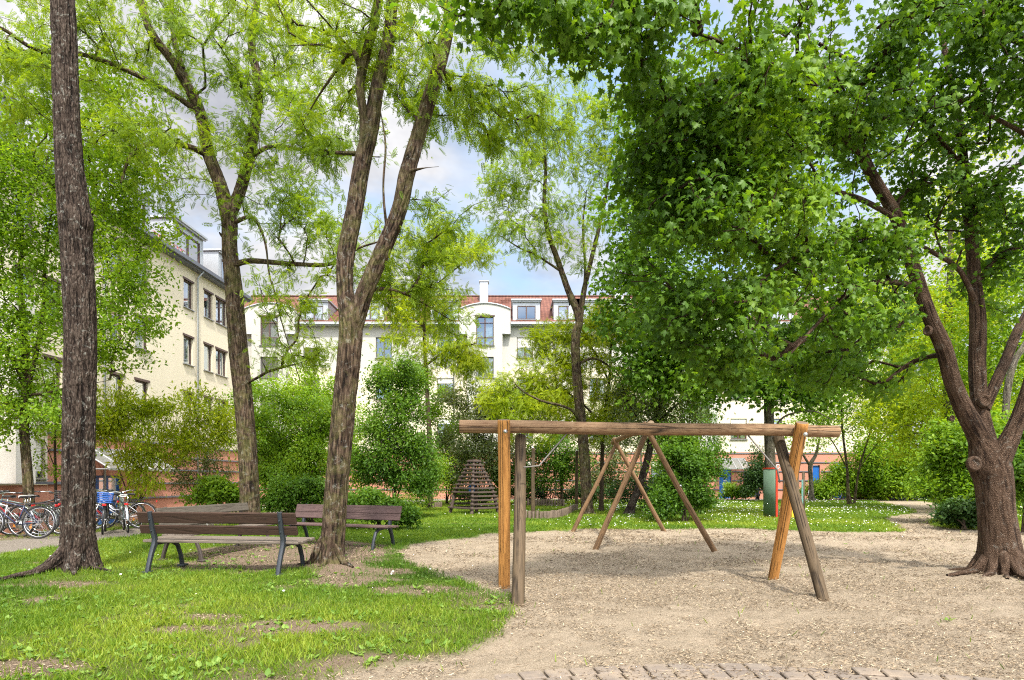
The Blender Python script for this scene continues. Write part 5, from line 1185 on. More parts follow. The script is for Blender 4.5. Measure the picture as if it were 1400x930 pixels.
place(make_bike(c_silver, step_through=True), -9.75, 15.4, 208, 'silver bicycle at the right end of the row, beside the nearest bench', 3)
place(make_bike(c_blk, basket=False), -10.35, 15.9, 200, 'black bicycle behind the silver one', -4)
place(make_bike(c_silver, mud='chrome'), -10.9, 13.0, 172, 'silver bicycle half hidden behind the dark blue one at the left edge', -3)
place(make_bike(c_grn, saddle=c_wht), -9.95, 15.0, 128, 'grey-green bicycle with white saddle leaning among the bikes by the silver one', -5, 'front')
place(make_bike(c_red, mud=c_blk), -10.7, 15.3, 190, 'red bicycle with black mudguards behind the bright blue crate', 4)
place(make_bike(c_blk), 18.55, 36.6, 62, 'black bicycle left of the pale-barked tree, seen almost end on', 3)
place(make_bike(c_blk), 20.2, 36.5, 150, 'black bicycle right of the pale-barked tree, one wheel showing', 4)

# ------------------------------------------------------------------ pavers
def paving():
    mb = MB(); g = random.Random(3); cx, cy = 1.35, -.82; 
    for ring in range(16):
        r1 = 4.80-ring*.150; r0 = r1-.139; n = int(2*math.pi*r1/.172)
        for k in range(n):
            a = 2*math.pi*(k+.5*(ring % 2))/n
            if not (.12*math.pi < a < .88*math.pi): continue
            da = math.pi/n-.0065/r1*1.4
            h = .004+g.uniform(0, .007)-(.012 if ring == 0 and g.random() < .25 else 0); j = g.uniform(-.003, .003)
            def v(r, a_, z): return (cx+(r+j)*math.cos(a_), cy+(r+j)*math.sin(a_), z)
            e, ea = .008, .008/r1
            vs = [v(r0, a-da, -.06), v(r1, a-da, -.06), v(r1, a+da, -.06), v(r0, a+da, -.06), v(r0, a-da, h-.006), v(r1, a-da, h-.006), v(r1, a+da, h-.006), v(r0, a+da, h-.006),
                  v(r0+e, a-da+ea, h), v(r1-e, a-da+ea, h), v(r1-e, a+da-ea, h), v(r0+e, a+da-ea, h)]
            mb.add(vs, [(0, 1, 5, 4), (1, 2, 6, 5), (2, 3, 7, 6), (3, 0, 4, 7), (4, 5, 9, 8), (5, 6, 10, 9), (6, 7, 11, 10), (7, 4, 8, 11), (8, 9, 10, 11)])
    m, t, b = new_mat('clay_paver'); v = t.coord('Object')
    c = t.mix(t.noise(v, 7, 3, .5), (.115, .09, .075), (.21, .18, .15)); c = t.mix(t.ramp(t.noise(v, 3, 6, .7), [(.42, 0), (.62, .8)]), c, (.26, .205, .15))
    c = t.mix(t.ramp(t.noise(v, 120, 3, .7), [(.5, 0), (.62, .55)]), c, (.14, .10, .07))
    t.set(b.inputs['Base Color'], c); b.inputs['Roughness'].default_value = .9; t.set(b.inputs['Normal'], t.bump(t.noise(v, 150, 3), .5, .004))
    o = mb.build('paved_path', m); tag(o, kind='structure')
paving()
# ------------------------------------------------------------------ buildings
def mat_render(name, col, var=.05):
    m, t, b = new_mat(name); v = t.coord('Object')
    c = t.mix(t.noise(v, .5, 4, .6), tuple(x*(1-var) for x in col), col)
    st = t.ramp(t.noise(t.coord('Object', (1.6, 1.6, .12)), 2.0, 5, .6), [(.5, 0), (.75, .16)])
    c = t.mix(st, c, (col[0]*.72, col[1]*.70, col[2]*.66))
    t.set(b.inputs['Base Color'], c); b.inputs['Roughness'].default_value = .92; b.inputs['Specular IOR Level'].default_value = .15
    t.set(b.inputs['Normal'], t.bump(t.noise(v, 60, 3), .25, .01)); return m
W_CREAM = mat_render('cream_render', (.68, .62, .49)); W_WHITE = mat_render('white_render', (.48, .475, .44)); W_TERRA = mat_render('terracotta_render', (.53, .25, .18), .1)
W_GREY = mat_render('grey_pillar_render', (.62, .60, .57)); M_BAND = mat_flat('grey_blue_band', (.12, .13, .16), .6, var=.15)
M_FR = mat_flat('brown_window_frame', (.085, .052, .045), .45, var=.15); M_FRW = mat_flat('grey_window_frame', (.10, .095, .095), .45, var=.15); M_SILL = mat_flat('metal_sill', (.33, .34, .36), .4, .6)
M_ZINC = mat_flat('zinc_sheet', (.42, .45, .48), .45, .35, .12, 3); M_BLUE = mat_flat('blue_door_paint', (.02, .13, .46), .35, var=.1); M_SHUT = mat_flat('roller_shutter', (.66, .65, .60), .6, var=.06)
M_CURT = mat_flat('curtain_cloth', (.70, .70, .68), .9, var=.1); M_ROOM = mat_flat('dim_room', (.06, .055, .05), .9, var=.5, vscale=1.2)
def mat_glass():
    m, t, b = new_mat('window_glass'); g = t('ShaderNodeBsdfGlossy'); g.inputs['Roughness'].default_value = .02; tr = t('ShaderNodeBsdfTransparent'); tr.inputs[0].default_value = (.72, .80, .82, 1)
    lw = t('ShaderNodeLayerWeight'); lw.inputs[0].default_value = .5
    f = t.math('ADD', t.math('MULTIPLY', lw.outputs['Facing'], .5), .34, clamp=True)
    g.inputs[0].default_value = (.9, .95, 1, 1)
    mx = t('ShaderNodeMixShader'); t.set(mx.inputs[0], f); t.l.new(tr.outputs[0], mx.inputs[1]); t.l.new(g.outputs[0], mx.inputs[2]); t.l.new(mx.outputs[0], t.n['Material Output'].inputs[0]); return m
M_GLASS = mat_glass()
def mat_roof():
    m, t, b = new_mat('clay_roof_tiles'); v = t.coord('Object')
    bk = t('ShaderNodeTexVoronoi'); t.l.new(t.coord('Object', (4.2, 2.9, 0.001)), bk.inputs['Vector']); bk.inputs['Scale'].default_value = 1.0; bk.inputs['Randomness'].default_value = .25
    c = t.ramp(t.n.new('ShaderNodeSeparateColor').outputs[0] if False else t.noise(t.coord('Object', (4.2, 2.9, 1)), 1.0, 2, .8), [(.3, (.13, .045, .03)), (.5, (.23, .085, .052)), (.7, (.34, .145, .09))])
    sx = t('ShaderNodeSeparateXYZ'); t.l.new(v, sx.inputs[0])
    wx = t.math('PINGPONG', sx.outputs[0], .13); wy = t.math('FRACT', t.math('MULTIPLY', sx.outputs[1], 2.9))
    c = t.mix(t.ramp(wx, [(0, .75), (.3, 0)]), c, (.07, .022, .015)); c = t.mix(t.ramp(wy, [(0, .8), (.16, 0)]), c, (.06, .02, .014))
    t.set(b.inputs['Base Color'], c); b.inputs['Roughness'].default_value = .8
    t.set(b.inputs['Normal'], t.bump(t.math('ADD', t.math('MULTIPLY', wx, 8), wy), 1, .03)); return m
M_ROOF = mat_roof()

def wall(name, root, x0, x1, z0, z1, ops, mat, y=0.0, depth=.30):
    """wall sheet with true openings and reveals, outside face towards -y"""
    ops = [(max(a, x0), max(c, z0), min(b, x1), min(d, z1)) for a, c, b, d in ops if a < x1 and b > x0 and c < z1 and d > z0]
    xs = sorted({x0, x1, *[o[0] for o in ops], *[o[2] for o in ops]}); zs = sorted({z0, z1, *[o[1] for o in ops], *[o[3] for o in ops]})
    mb = MB()
    for a, b in zip(xs[:-1], xs[1:]):
        for c, d in zip(zs[:-1], zs[1:]):
            mx, mz = (a+b)/2, (c+d)/2
            if any(o[0] < mx < o[2] and o[1] < mz < o[3] for o in ops): continue
            mb.quad((a, y, c), (b, y, c), (b, y, d), (a, y, d))
    for a, c, b, d in ops:
        yb = y+depth
        if a > x0: mb.quad((a, y, c), (a, y, d), (a, yb, d), (a, yb, c))
        if b < x1: mb.quad((b, y, c), (b, yb, c), (b, yb, d), (b, y, d))
        if c > z0: mb.quad((a, y, c), (a, yb, c), (b, yb, c), (b, y, c))
        if d < z1: mb.quad((a, y, d), (b, y, d), (b, yb, d), (a, yb, d))
    return mb.build(name, mat, root)
gr = random.Random(9)
def window(root, x, z, w, h, y=0.0, lights=2, mat=None, curtain=None, transom=0.0, shutter=0.0, rec=.13, lintel=False, tilt=False):
    mat = mat or M_FR; f = MB(); t = .06; yy = y+rec
    f.box((x+w/2, yy, z+t/2), (w, .07, t)); f.box((x+w/2, yy, z+h-t/2), (w, .07, t)); f.box((x+t/2, yy, z+h/2), (t, .066, h-2*t)); f.box((x+w-t/2, yy, z+h/2), (t, .066, h-2*t))
    for k in range(1, lights): f.box((x+w*k/lights, yy, z+h/2), (.09, .064, h-2*t))
    if transom: f.box((x+w/2, yy-.002, z+h*transom), (w-2*t, .06, .07))
    if lintel: f.box((x+w/2, y+.02, z+h+.05), (w+.16, .10, .10))
    fo = f.build('window', mat, root)
    p = MB(); p.quad((x+t, yy+.01, z+t), (x+w-t, yy+.01, z+t), (x+w-t, yy+.01, z+h-t), (x+t, yy+.01, z+h-t)); p.build('pane', M_GLASS, fo)
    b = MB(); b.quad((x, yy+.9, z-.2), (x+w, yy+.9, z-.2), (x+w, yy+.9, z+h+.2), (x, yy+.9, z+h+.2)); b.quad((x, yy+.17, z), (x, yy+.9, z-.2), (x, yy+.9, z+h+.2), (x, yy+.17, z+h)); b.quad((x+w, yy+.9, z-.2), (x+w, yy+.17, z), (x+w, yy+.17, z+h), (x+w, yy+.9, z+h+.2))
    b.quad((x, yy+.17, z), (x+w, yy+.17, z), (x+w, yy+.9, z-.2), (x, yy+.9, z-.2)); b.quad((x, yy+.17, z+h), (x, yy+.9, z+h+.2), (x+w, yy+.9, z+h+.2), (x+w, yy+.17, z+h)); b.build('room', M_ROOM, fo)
    s = MB(); s.box((x+w/2, y-.02, z-.025), (w+.12, .16, .035)); s.build('sill', M_SILL, fo)
    cur = curtain if curtain is not None else gr.choice(['both', 'left', 'right', 'none', 'full'])
    rng = {'both': [(0, .28), (.72, 1)], 'left': [(0, .48)], 'right': [(.52, 1)], 'none': [], 'full': [(0, 1)]}[cur]
    for a, b_ in rng:
        c = MB(); n = 24; xa, xb = x+t+(w-2*t)*a, x+t+(w-2*t)*b_; vs = []
        for i in range(n+1):
            q = xa+(xb-xa)*i/n; d_ = .02*math.sin(i*2.2)
            vs += [(q, yy+.10+d_, z+.02), (q, yy+.10+d_, z+h-.02)]
        c.add(vs, [(2*i, 2*i+2, 2*i+3, 2*i+1) for i in range(n)]); c.build('curtain', M_CURT, fo)
    if shutter:
        c = MB(); hh = h*shutter; n = int(hh/.05); vs = []
        for i in range(n+1):
            zz = z+h-hh*i/n
            vs += [(x+.05, yy-.06-(.012 if i % 2 else 0), zz), (x+w-.05, yy-.06-(.012 if i % 2 else 0), zz)]
        c.add(vs, [(2*i+1, 2*i, 2*i+2, 2*i+3) for i in range(n)]); c.build('roller_shutter', M_SHUT, fo)
    return fo
def roof_sheet(root, x0, x1, y0, z0, y1, z1, ops=(), name='roof', back=7.0):
    o = MB(); sl = (z1-z0)/(y1-y0); N = 1
    xs = sorted({x0, x1, *[k for q in ops for k in q[:2]]})
    for a, b in zip(xs[:-1], xs[1:]):
        cut = [q for q in ops if q[0] < (a+b)/2 < q[1]]
        segs = [(y0, y1)] if not cut else [(y0, cut[0][2]), (cut[0][3], y1)]
        for c, d in segs:
            if d-c > .01: o.quad((a, c, z0+sl*(c-y0)), (b, c, z0+sl*(c-y0)), (b, d, z0+sl*(d-y0)), (a, d, z0+sl*(d-y0)))
    o.quad((x1, y1+.002, z1), (x0, y1+.002, z1), (x0, y1+back, z0), (x1, y1+back, z0))
    r = o.build(name, M_ROOF, root)
    rd = MB(); rd.tube([(x0, y1, z1+.02), (x1, y1, z1+.02)], .09, 8); rd.build('ridge_tiles', M_ROOF, r, True)
    return r
def dormer(root, xc, w, z0, h, yf, sl_y, mat=None, lights=2):
    d = MB(); x0, x1 = xc-w/2, xc+w/2; yb = sl_y
    ww, wh = w-.62, h-.55; wx, wz = xc-ww/2, z0+.22
    for a, b, c, e in ((x0, wx, z0, z0+h), (wx+ww, x1, z0, z0+h), (wx, wx+ww, z0, wz), (wx, wx+ww, wz+wh, z0+h)): d.quad((a, yf, c), (b, yf, c), (b, yf, e), (a, yf, e))
    d.quad((x0, yb, z0), (x0, yf, z0), (x0, yf, z0+h), (x0, yb, z0+h)); d.quad((x1, yf, z0), (x1, yb, z0), (x1, yb, z0+h), (x1, yf, z0+h))
    d.box((xc, (yf+yb)/2-.08, z0+h+.05), (w+.22, yb-yf+.24, .10)); d.box((xc, yf-.09, z0+h-.04), (w+.10, .08, .09))
    for xx in (x0+.11, x1-.11): d.box((xx, yf-.012, z0+h*.45), (.035, .02, h*.86))
    o = d.build('dormer', M_ZINC, root)
    window(o, wx, wz, ww, wh, yf, lights, M_FR, rec=.05)
# ---- far wing, facing the viewer
far = empty('apartment_house', (0, 40.4, 0)); tag(far, 'cream and white house across the courtyard, red tiled roof, terracotta ground floor, arched bays', 'house')
bays = [-16.6, -1.85, 12.9]; EX0, EX1 = -20.5, 26.0; EZ = 12.0
ops = []; wins = []
for bc in bays:
    for off in (-7.0, -2.75, 2.75, 5.2 if bc != 12.9 else 5.2):
        X = bc+off
        if X < EX0+1 or X > EX1-1: continue
        for fl, zb_ in enumerate((9.72, 6.90, 4.10)):
            w, h = 1.12, 1.42
            wins.append((X-w/2, zb_, w, h)); 
        if off in (-2.75, 2.75) and X < 14: wins.append((X-.56, 1.25, 1.12, 1.35))
wops = [(x, z, x+w, z+h) for x, z, w, h in wins]
# loggia openings right of main bay
log_ = (3.4, 9.75, 7.0, 11.25); wops = [o for o in wops if not (o[0] < log_[2] and o[2] > log_[0] and o[1] < log_[3] and o[3] > log_[1])]; wins = [w for w in wins if any(abs(w[0]-o[0]) < 1e-6 and abs(w[1]-o[1]) < 1e-6 for o in wops)]
doors = [(14.3, 0, 15.15, 2.15), (20.75, 0, 21.25, 2.3), (22.1, 0, 23.25, 2.0)]; gate = [(15.95, .12, 16.95, 1.95)]
wall('upper_wall', far, EX0, EX1, 9.0, EZ, wops+[log_], W_WHITE)
wall('wall', far, EX0, EX1, 3.2, 8.997, wops, W_CREAM)
wall('ground_floor_wall', far, EX0, EX1, -.8, 3.197, wops+doors+gate, W_TERRA, y=-.03)
bm = MB()
for z in (.62, 1.24, 1.86, 2.48, 3.12):
    seg = [(EX0, EX1)]
    for d in doors+gate+[w for w in wops if w[1] < 3.2]:
        if d[1] < z < d[3]:
            seg = [s for a, b in seg for s in ((a, d[0]-.05), (d[2]+.05, b)) if s[1] > s[0]] if any(a < d[0] and b > d[2] for a, b in seg) and len(seg) == 1 else [s for ab in seg for s in (([(ab[0], d[0]-.05), (d[2]+.05, ab[1])]) if ab[0] < d[0] and ab[1] > d[2] else [ab])]
    for a, b in seg: bm.box(((a+b)/2, -.05, z), (b-a, .05, .07))
bm.build('wall_bands', M_BAND, far)
for x, z, w, h in wins: window(far, x, z, w, h, shutter=gr.choice([0, 0, 0, .25, .5]) if z > 3 else .3, mat=M_FR if gr.random() < .7 else M_FRW, y=0 if z > 3.2 else -.03)
lg = MB(); lg.quad((3.4, 1.2, 9.75), (7.0, 1.2, 9.75), (7.0, 1.2, 11.25), (3.4, 1.2, 11.25)); lg.quad((3.4, .3, 9.75), (7, .3, 9.75), (7, 1.2, 9.75), (3.4, 1.2, 9.75)); lg.quad((3.4, .3, 11.25), (3.4, 1.2, 11.25), (7, 1.2, 11.25), (7, .3, 11.25)); lg.quad((3.4, .3, 9.75), (3.4, 1.2, 9.75), (3.4, 1.2, 11.25), (3.4, .3, 11.25)); lg.quad((7, 1.2, 9.75), (7, .3, 9.75), (7, .3, 11.25), (7, 1.2, 11.25))
lg.build('loggia', W_WHITE, far)
lg = MB(); lg.box((5.2, -.12, 11.42), (4.4, .24, .30)); lg.box((5.2, -.05, 10.1), (3.6, .06, .72)); lg.build('balcony_parapet', W_GREY, far)
for k, bc in enumerate(bays):
    # projecting stair bay with an arched top, stepping in below
    bb = MB(); x0, x1 = bc-1.75, bc+1.75; yf = -.42; zs_ = 11.3; n = 18
    wx, wz0, wz1 = bc-.6, 10.50, 12.45; w2 = (8.3, 9.7); w3 = (5.5, 6.9)
    # wide head
    hole = [(wx, wz0, wx+1.2, wz1)]
    arc = [(x0+(x1-x0)*i/n, 12.92+.42*math.sin(math.pi*i/n)**.8) for i in range(n+1)]
    def cell(a, b, c, d, o=bb): o.quad((a, yf, c), (b, yf, c), (b, yf, d), (a, yf, d))
    cell(x0, wx, zs_, 12.6); cell(wx+1.2, x1, zs_, 12.6); cell(wx, wx+1.2, 12.45, 12.6)
    for (xa, za), (xb, zb2) in zip(arc[:-1], arc[1:]): bb.quad((xa, yf, 12.6), (xb, yf, 12.6), (xb, yf, zb2), (xa, yf, za)); bb.quad((xa, yf, za), (xb, yf, zb2), (xb, 2.2, zb2), (xa, 2.2, za))
    xi0, xi1 = bc-1.2, bc+1.2
    for a, b in ((xi0, wx), (wx+1.2, xi1)): cell(a, b, 3.2, zs_)
    for c, d in ((3.2, w3[0]), (w3[1], w2[0]), (w2[1], wz0)): cell(wx, wx+1.2, c, d)
    for xx, s in ((x0, 1), (x1, -1)):
        bb.quad((xx, yf, zs_), (xx, 2.2, zs_), (xx, 2.2, 12.92), (xx, yf, 12.92)); bb.quad((xx, yf, zs_), (xi0 if s > 0 else xi1, yf, zs_), (xi0 if s > 0 else xi1, 0, zs_), (xx, 0, zs_))
    for xx in (xi0, xi1): bb.quad((xx, yf, 3.2), (xx, 0, 3.2), (xx, 0, zs_), (xx, yf, zs_))
    bb.quad((xi0, yf, 3.2), (xi1, yf, 3.2), (xi1, 0, 3.2), (xi0, 0, 3.2))
    for c, d in (w3, w2, (wz0, wz1)):
        for xx in (wx, wx+1.2): bb.quad((xx, yf, c), (xx, yf+.3, c), (xx, yf+.3, d), (xx, yf, d))
        bb.quad((wx, yf, c), (wx+1.2, yf, c), (wx+1.2, yf+.3, c), (wx, yf+.3, c)); bb.quad((wx, yf, d), (wx+1.2, yf, d), (wx+1.2, yf+.3, d), (wx, yf+.3, d))
    bo_ = bb.build('stair_bay', W_WHITE, far)
    tr = MB(); tr.tube([(xa, yf-.03, za+.03) for xa, za in arc], .05, 8); tr.box((x1-.28, yf-.03, zs_-.03), (.56, .06, .06)); tr.box((x0+.28, yf-.03, zs_-.03), (.56, .06, .06)); tr.build('flashing', M_ZINC, bo_, True)
    window(bo_, wx, wz0, 1.2, 1.95, yf, 2, M_FR, 'right', transom=.27, lintel=True); window(bo_, wx, w2[0], 1.2, 1.4, yf, 2, M_FRW, 'none'); window(bo_, wx, w3[0], 1.2, 1.4, yf, 2, M_FRW, 'none')
dorm = [bc+o for bc in bays for o in (-8.0, -5.6, -2.85, 2.85, 5.7) if EX0+1.4 < bc+o < EX1-1]
roof_sheet(far, EX0, EX1, -.35, 12.02, 5.6, 15.7, [(x-.92, x+.92, .25, 2.6) for x in dorm])
for x in dorm: dormer(far, x, 1.9, 12.22, 1.5, .25, 2.6)
gt = MB(); cuts = [EX0]+[c for bc in bays for c in (bc-1.77, bc+1.77)]+[EX1]
for ga, gb in zip(cuts[::2], cuts[1::2]): gt.box(((ga+gb)/2, -.42, 12.0), (gb-ga, .18, .16)); gt.box(((ga+gb)/2, -.18, 11.9), (gb-ga, .34, .06))
gt.build('gutter', M_ZINC, far)
for x in (-2.15, 8.2, -12.5): 
    c = MB(); c.box((x, 4.6, 15.6), (.62, .62, 1.7)); c.box((x, 4.6, 16.48), (.74, .74, .07)); c.build('chimney', M_ZINC, far)
for x, y in ((-4.3, 4.6), (-3.9, 3.9), (-1.0, 3.9), (0.2, 4.7), (-.2, 4.3)):
    z = 12.02+(15.7-12.02)/5.95*(y+.35); c = MB(); c.box((x, y, z+.10), (1.5, .05, .05)); c.box((x-.6, y, z+.03), (.04, .05, .14)); c.box((x+.6, y, z+.03), (.04, .05, .14)); c.build('snow_rail', M_ROOF, far)
d = MB(); d.box((14.72, .12, 1.05), (.83, .05, 2.1)); 
dr = d.build('door', M_BLUE, far)
for i in range(5):
    s = MB(); s.box((14.75, .085, .62+.2*i), (.32-.03*i, .02, .06)); s.build('slot', M_CURT, dr)
d = MB(); d.box((21.0, .10, 1.14), (.48, .05, 2.28)); d.build('door', M_BLUE, far)
d = MB(); d.box((22.67, .10, 1.0), (1.13, .05, 2.0)); n = 12
vs = [(22.1+1.13*i/n, -.036, 2.0+.42*math.sin(math.pi*i/n)) for i in range(n+1)]; d.add(vs, [tuple(range(n+1))]); d.build('door', M_BLUE, far)
d = MB()
for i in range(9): d.box((16.02+.108*i, .02, 1.03), (.035, .035, 1.8))
d.box((16.45, .02, .16), (1.0, .05, .06)); d.box((16.45, .02, 1.90), (1.0, .05, .06)); d.build('barred_gate', mat_flat('dark_blue_bars', (.03, .04, .13), .4), far)
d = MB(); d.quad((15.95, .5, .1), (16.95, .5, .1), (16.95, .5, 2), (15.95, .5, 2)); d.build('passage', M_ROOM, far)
def canopy(root, x0, x1, zt_, zb_, out, name='entrance_canopy', bars=4, y=-.05):
    c = MB()
    for i in range(bars+1):
        x = x0+(x1-x0)*i/bars; c.tube([(x, y, zt_), (x, y-out, zb_)], .035, 6)
    c.box(((x0+x1)/2, y-out, zb_), (x1-x0+.12, .07, .09)); c.box(((x0+x1)/2, y-.02, zt_), (x1-x0+.1, .06, .08))
    for x in (x0, x1): c.tube([(x, y, zb_), (x, y-out, zb_)], .03, 6)
    o = c.build(name, mat_flat('canopy_steel', (.36, .37, .38), .4, .3), root)
    g = MB(); g.quad((x0, y, zt_-.01), (x1, y, zt_-.01), (x1, y-out, zb_-.01), (x0, y-out, zb_-.01)); m, t, b = new_mat('frosted_canopy_glass'); b.inputs['Base Color'].default_value = (.20, .21, .20, 1); b.inputs['Roughness'].default_value = .2; b.inputs['Alpha'].default_value = .75; g.build('glass_sheet', m, o)
canopy(far, 14.2, 16.0, 2.75, 2.05, 1.0)
for x in (-11.7, -4.0, 3.0, 8.9, 18.0):
    c = MB(); c.tube([(x, -.40, 11.95), (x, -.10, 11.6), (x, -.10, .2)], .045, 8); c.build('downpipe', M_ZINC, far, True)
# ---- left wing, facade turned towards the courtyard
lw_a = R(90)-math.atan(.0375)
left = empty('apartment_house', (-17.3, 0, 0), lw_a); tag(left, 'cream house wing on the left, terracotta base, brown framed windows, blue glazed entrance door', 'house')
y_to_s = lambda Y: Y/math.cos(math.atan(.0375))
def XZ(px):  # photo column -> distance along the left facade
    k = (px-700)/F; Y = 17.3/(-k+.0375); return y_to_s(Y)
LW = []
for a, b in ((251, 263), (279, 290.5), (295, 310)):
    for zb_ in (9.85, 7.05, 4.25): LW.append((XZ(a), zb_, XZ(b)-XZ(a), 1.38))
for a, b in ((185, 203), (150, 168), (108, 122), (20, 44), (60, 72)):
    for zb_ in (9.85, 7.05, 4.25): LW.append((XZ(a), zb_, min(1.5, XZ(b)-XZ(a)), 1.38))
LW.append((XZ(266)+.2, 1.15, 1.1, 1.35))
LW = [(x, z, max(w, .8), h) for x, z, w, h in LW]
E0, E1 = 8.0, XZ(334)
sh = (XZ(16), 1.32, XZ(61)-XZ(16), 1.34)
door_o = (XZ(124), -.7, XZ(168.5), 1.45)
lops = [(x, z, x+w, z+h) for x, z, w, h in LW]+[(sh[0], sh[1], sh[0]+sh[2], sh[1]+sh[3])]
wall('wall', left, E0, E1, 3.0, 12.0, lops, W_CREAM)
wall('ground_floor_wall', left, XZ(63.5), E1, -1.2, 2.997, lops+[door_o], W_TERRA, y=-.03)
wall('ground_floor_wall', left, E0, XZ(63.5)-.003, 1.16, 2.997, lops, W_CREAM, y=-.02)
wall('ground_floor_wall', left, E0, XZ(63.5)-.003, -1.2, 1.1, [], W_TERRA, y=-.03)
bm = MB()
def bnd(a, b, z, h=.075, p=.06): bm.box(((a+b)/2, -.03-p/2, z), (b-a, p+.03, h))
bnd(E0, door_o[0]-.3, 1.16, .10, .09); bnd(E0, door_o[0]-.3, .08); bnd(door_o[2]+.3, E1, 1.12); bnd(door_o[2]+.3, E1, .48); bnd(XZ(66), E1, 2.35); bnd(door_o[2]+1.8, E1, 1.75); bnd(XZ(63.5), E1, 2.95)
bm.build('wall_bands', M_BAND, left)
pl = MB(); pl.box((XZ(8), -.35, 4.2), (.75, .66, 6.1)); pl.build('pillar', W_GREY, left)
for x, z, w, h in LW: window(left, x, z, w, h, 0, 2 if w > 1.1 else 1, M_FR, lintel=z > 3)
window(left, *sh, -.02, 2, M_FRW, 'none', shutter=.82, rec=.16)
dx0, dx1 = door_o[0], door_o[2]; d = MB(); yy = .22
d.box(((dx0+dx1)/2, yy, 1.40), (dx1-dx0, .08, .10)); d.box(((dx0+dx1)/2, yy, -.2), (dx1-dx0, .07, 1.0))
for q in (0, .33, .62, 1): d.box((dx0+(dx1-dx0)*q, yy-.003, .75), (.14, .08, 1.3))
d.box(((dx0+dx1)/2, yy-.004, .36), (dx1-dx0, .08, .12)); dd_ = d.build('door', M_BLUE, left)
p = MB(); p.quad((dx0, yy+.02, .35), (dx1, yy+.02, .35), (dx1, yy+.02, 1.4), (dx0, yy+.02, 1.4)); p.build('pane', M_GLASS, dd_)
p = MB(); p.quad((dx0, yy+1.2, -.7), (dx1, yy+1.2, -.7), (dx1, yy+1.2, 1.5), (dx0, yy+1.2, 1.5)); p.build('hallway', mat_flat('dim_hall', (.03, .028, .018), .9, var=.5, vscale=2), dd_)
p = MB(); p.tube([(dx0+(dx1-dx0)*.60, yy-.10, .30), (dx0+(dx1-dx0)*.60, yy-.10, .70)], .02, 8); p.build('handle', M['steel'], dd_, True)
canopy(left, dx0-.8, dx1+1.5, 2.5, 1.68, 1.35, bars=5)
bx_ = MB(); bx_.box((dx1+.75, -.12, 1.28), (.45, .16, .30), bev=.02); bx_.build('letter_box', mat_flat('pale_box', (.65, .65, .62), .5), left)
gt = MB(); gt.box(((E0+E1)/2, -.42, 12.05), (E1-E0, .20, .18)); gt.box(((E0+E1)/2, -.2, 11.93), (E1-E0, .36, .10)); gt.build('gutter', M_BAND, left)
dms = [(XZ(262), 2.6), (XZ(190), 1.9), (XZ(100), 1.9), (XZ(312), 1.5), (XZ(0), 2.2)]
roof_sheet(left, E0, E1, -.35, 12.05, 5.0, 15.2, [(a-w/2-.02, a+w/2+.02, .15, 2.6) for a, w in dms], back=6)
for a, w in dms: dormer(left, a, w, 12.25, 1.7, .15, 2.6)
rl = MB(); a, b = XZ(200), XZ(245)
for i in range(int((b-a)/.28)): rl.tube([(a+i*.28, -.30, 12.15), (a+i*.28+.14, -.30, 12.38), (a+i*.28+.28, -.30, 12.15)], .012, 4)
rl.tube([(a, -.3, 12.40), (b, -.3, 12.40)], .014, 5); rl.build('snow_guard', mat_red, left)
for x in (XZ(268), XZ(140)):
    c = MB(); c.tube([(x, -.40, 11.95), (x, -.10, 11.6), (x, -.10, -.6)], .045, 8); c.build('downpipe', M_ZINC, left, True)
# end wall of left wing
mb = MB(); mb.quad((E1, 0, -1), (E1, 10, -1), (E1, 10, 12.05), (E1, 0, 12.05)); mb.add([(E1, -.35, 12.05), (E1, 5, 15.2), (E1, 11, 12.05)], [(0, 1, 2)]); mb.build('end_wall', W_CREAM, left)

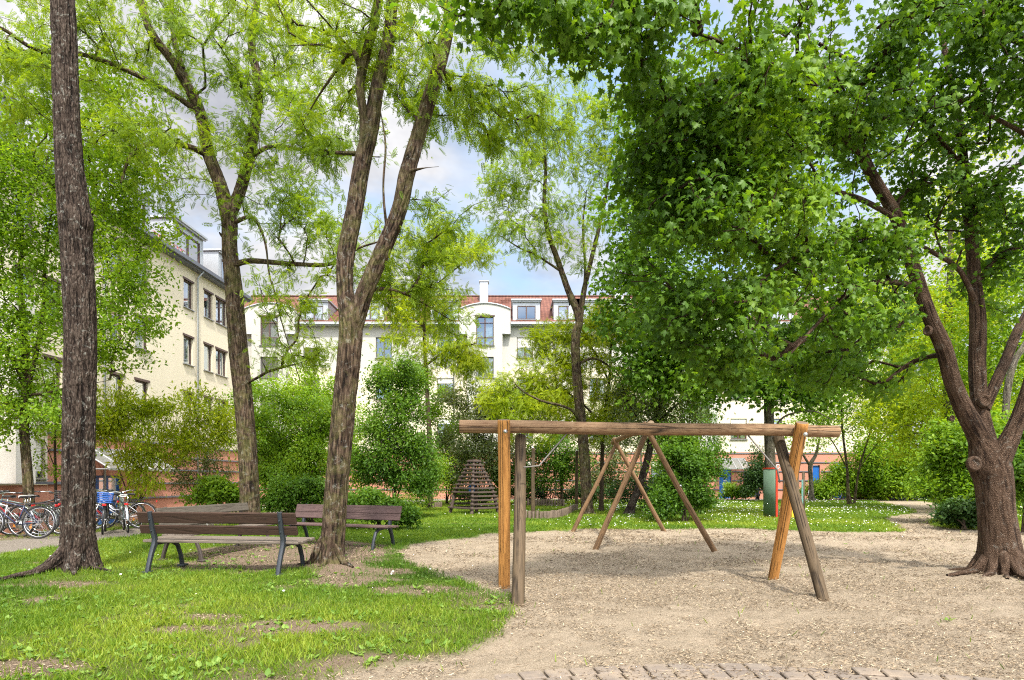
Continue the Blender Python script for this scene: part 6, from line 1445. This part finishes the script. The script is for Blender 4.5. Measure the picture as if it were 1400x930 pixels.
# ------------------------------------------------------------------ sky, sun, camera
SUN_EL, SUN_AZ = 56.0, 163.0      # azimuth measured clockwise from +Y
def setup_light():
    w = bpy.data.worlds.new('World'); scene.world = w; w.use_nodes = True; t = NT(w); bg = t.n['Background']
    sk = t('ShaderNodeTexSky'); sk.sky_type = 'NISHITA'; sk.sun_disc = False; sk.sun_elevation = R(SUN_EL); sk.sun_rotation = R(SUN_AZ); sk.altitude = 500; sk.dust_density = 1.5
    tc = t('ShaderNodeTexCoord'); sx = t('ShaderNodeSeparateXYZ'); t.l.new(tc.outputs['Generated'], sx.inputs[0])
    zz = t.math('ADD', t.math('MAXIMUM', sx.outputs[2], 0.0), .22)
    cb = t('ShaderNodeCombineXYZ'); t.set(cb.inputs[0], t.math('DIVIDE', sx.outputs[0], zz)); t.set(cb.inputs[1], t.math('DIVIDE', sx.outputs[1], zz)); cb.inputs[2].default_value = 2.7
    n = t.noise(cb.outputs[0], .9, 7, .56, .25); n2 = t.noise(cb.outputs[0], 2.6, 5, .6)
    mask = t.ramp(n, [(.36, 0), (.50, 1)]); shade = t.ramp(n2, [(.34, (5.2, 5.2, 5.6)), (.62, (11.0, 10.7, 10.5))])
    dt = t('ShaderNodeVectorMath', operation='DOT_PRODUCT'); t.l.new(tc.outputs['Generated'], dt.inputs[0])
    azr, elr = R(SUN_AZ), R(SUN_EL); dt.inputs[1].default_value = (math.sin(azr)*math.cos(elr), math.cos(azr)*math.cos(elr), math.sin(elr))
    glow = t.ramp(t.math('ADD', t.math('MULTIPLY', dt.outputs['Value'], .5), .5), [(.25, .34), (.62, .54), (.80, 1.35), (1.0, 2.6)])   # clouds brighten towards the sun
    blue = t.mix(.50, sk.outputs[0], (3.4, 5.0, 7.2))
    c = t.mix(t.math('MULTIPLY', mask, .93), blue, t.mix(1.0, shade, glow, 'MULTIPLY'))
    t.set(bg.inputs[0], c); bg.inputs[1].default_value = .11
    s = bpy.data.lights.new('sun', 'SUN'); s.energy = 3.2; s.angle = R(3.5); s.color = (1, .94, .84); o = bpy.data.objects.new('sun', s); COL.objects.link(o)
    az, el = R(SUN_AZ), R(SUN_EL); d = Vector((math.sin(az)*math.cos(el), math.cos(az)*math.cos(el), math.sin(el)))
    o.location = d*60; o.rotation_euler = d.to_track_quat('Z', 'Y').to_euler()
setup_light()
cam = bpy.data.cameras.new('camera'); co = bpy.data.objects.new('camera', cam); COL.objects.link(co)
co.location = (0, 0, H); co.rotation_euler = (R(90), 0, 0); cam.sensor_width = 36; cam.lens = F/1400*36; cam.shift_y = (HY-465)/1400; cam.clip_start = .05; cam.clip_end = 4000
scene.camera = co
scene.view_settings.view_transform = 'Standard'; scene.view_settings.look = 'None'; scene.view_settings.gamma = 1; scene.view_settings.use_curve_mapping = False
scene.view_settings.exposure = 1.04
scene.render.engine = 'CYCLES'; cy = scene.cycles; cy.max_bounces = 7; cy.diffuse_bounces = 4; cy.glossy_bounces = 2; cy.transmission_bounces = 3; cy.transparent_max_bounces = 8; cy.use_denoising = False; cy.pixel_filter_type = 'BLACKMAN_HARRIS'; cy.filter_width = 1.15; cy.sample_clamp_indirect = 6
cy.caustics_reflective = False; cy.caustics_refractive = False
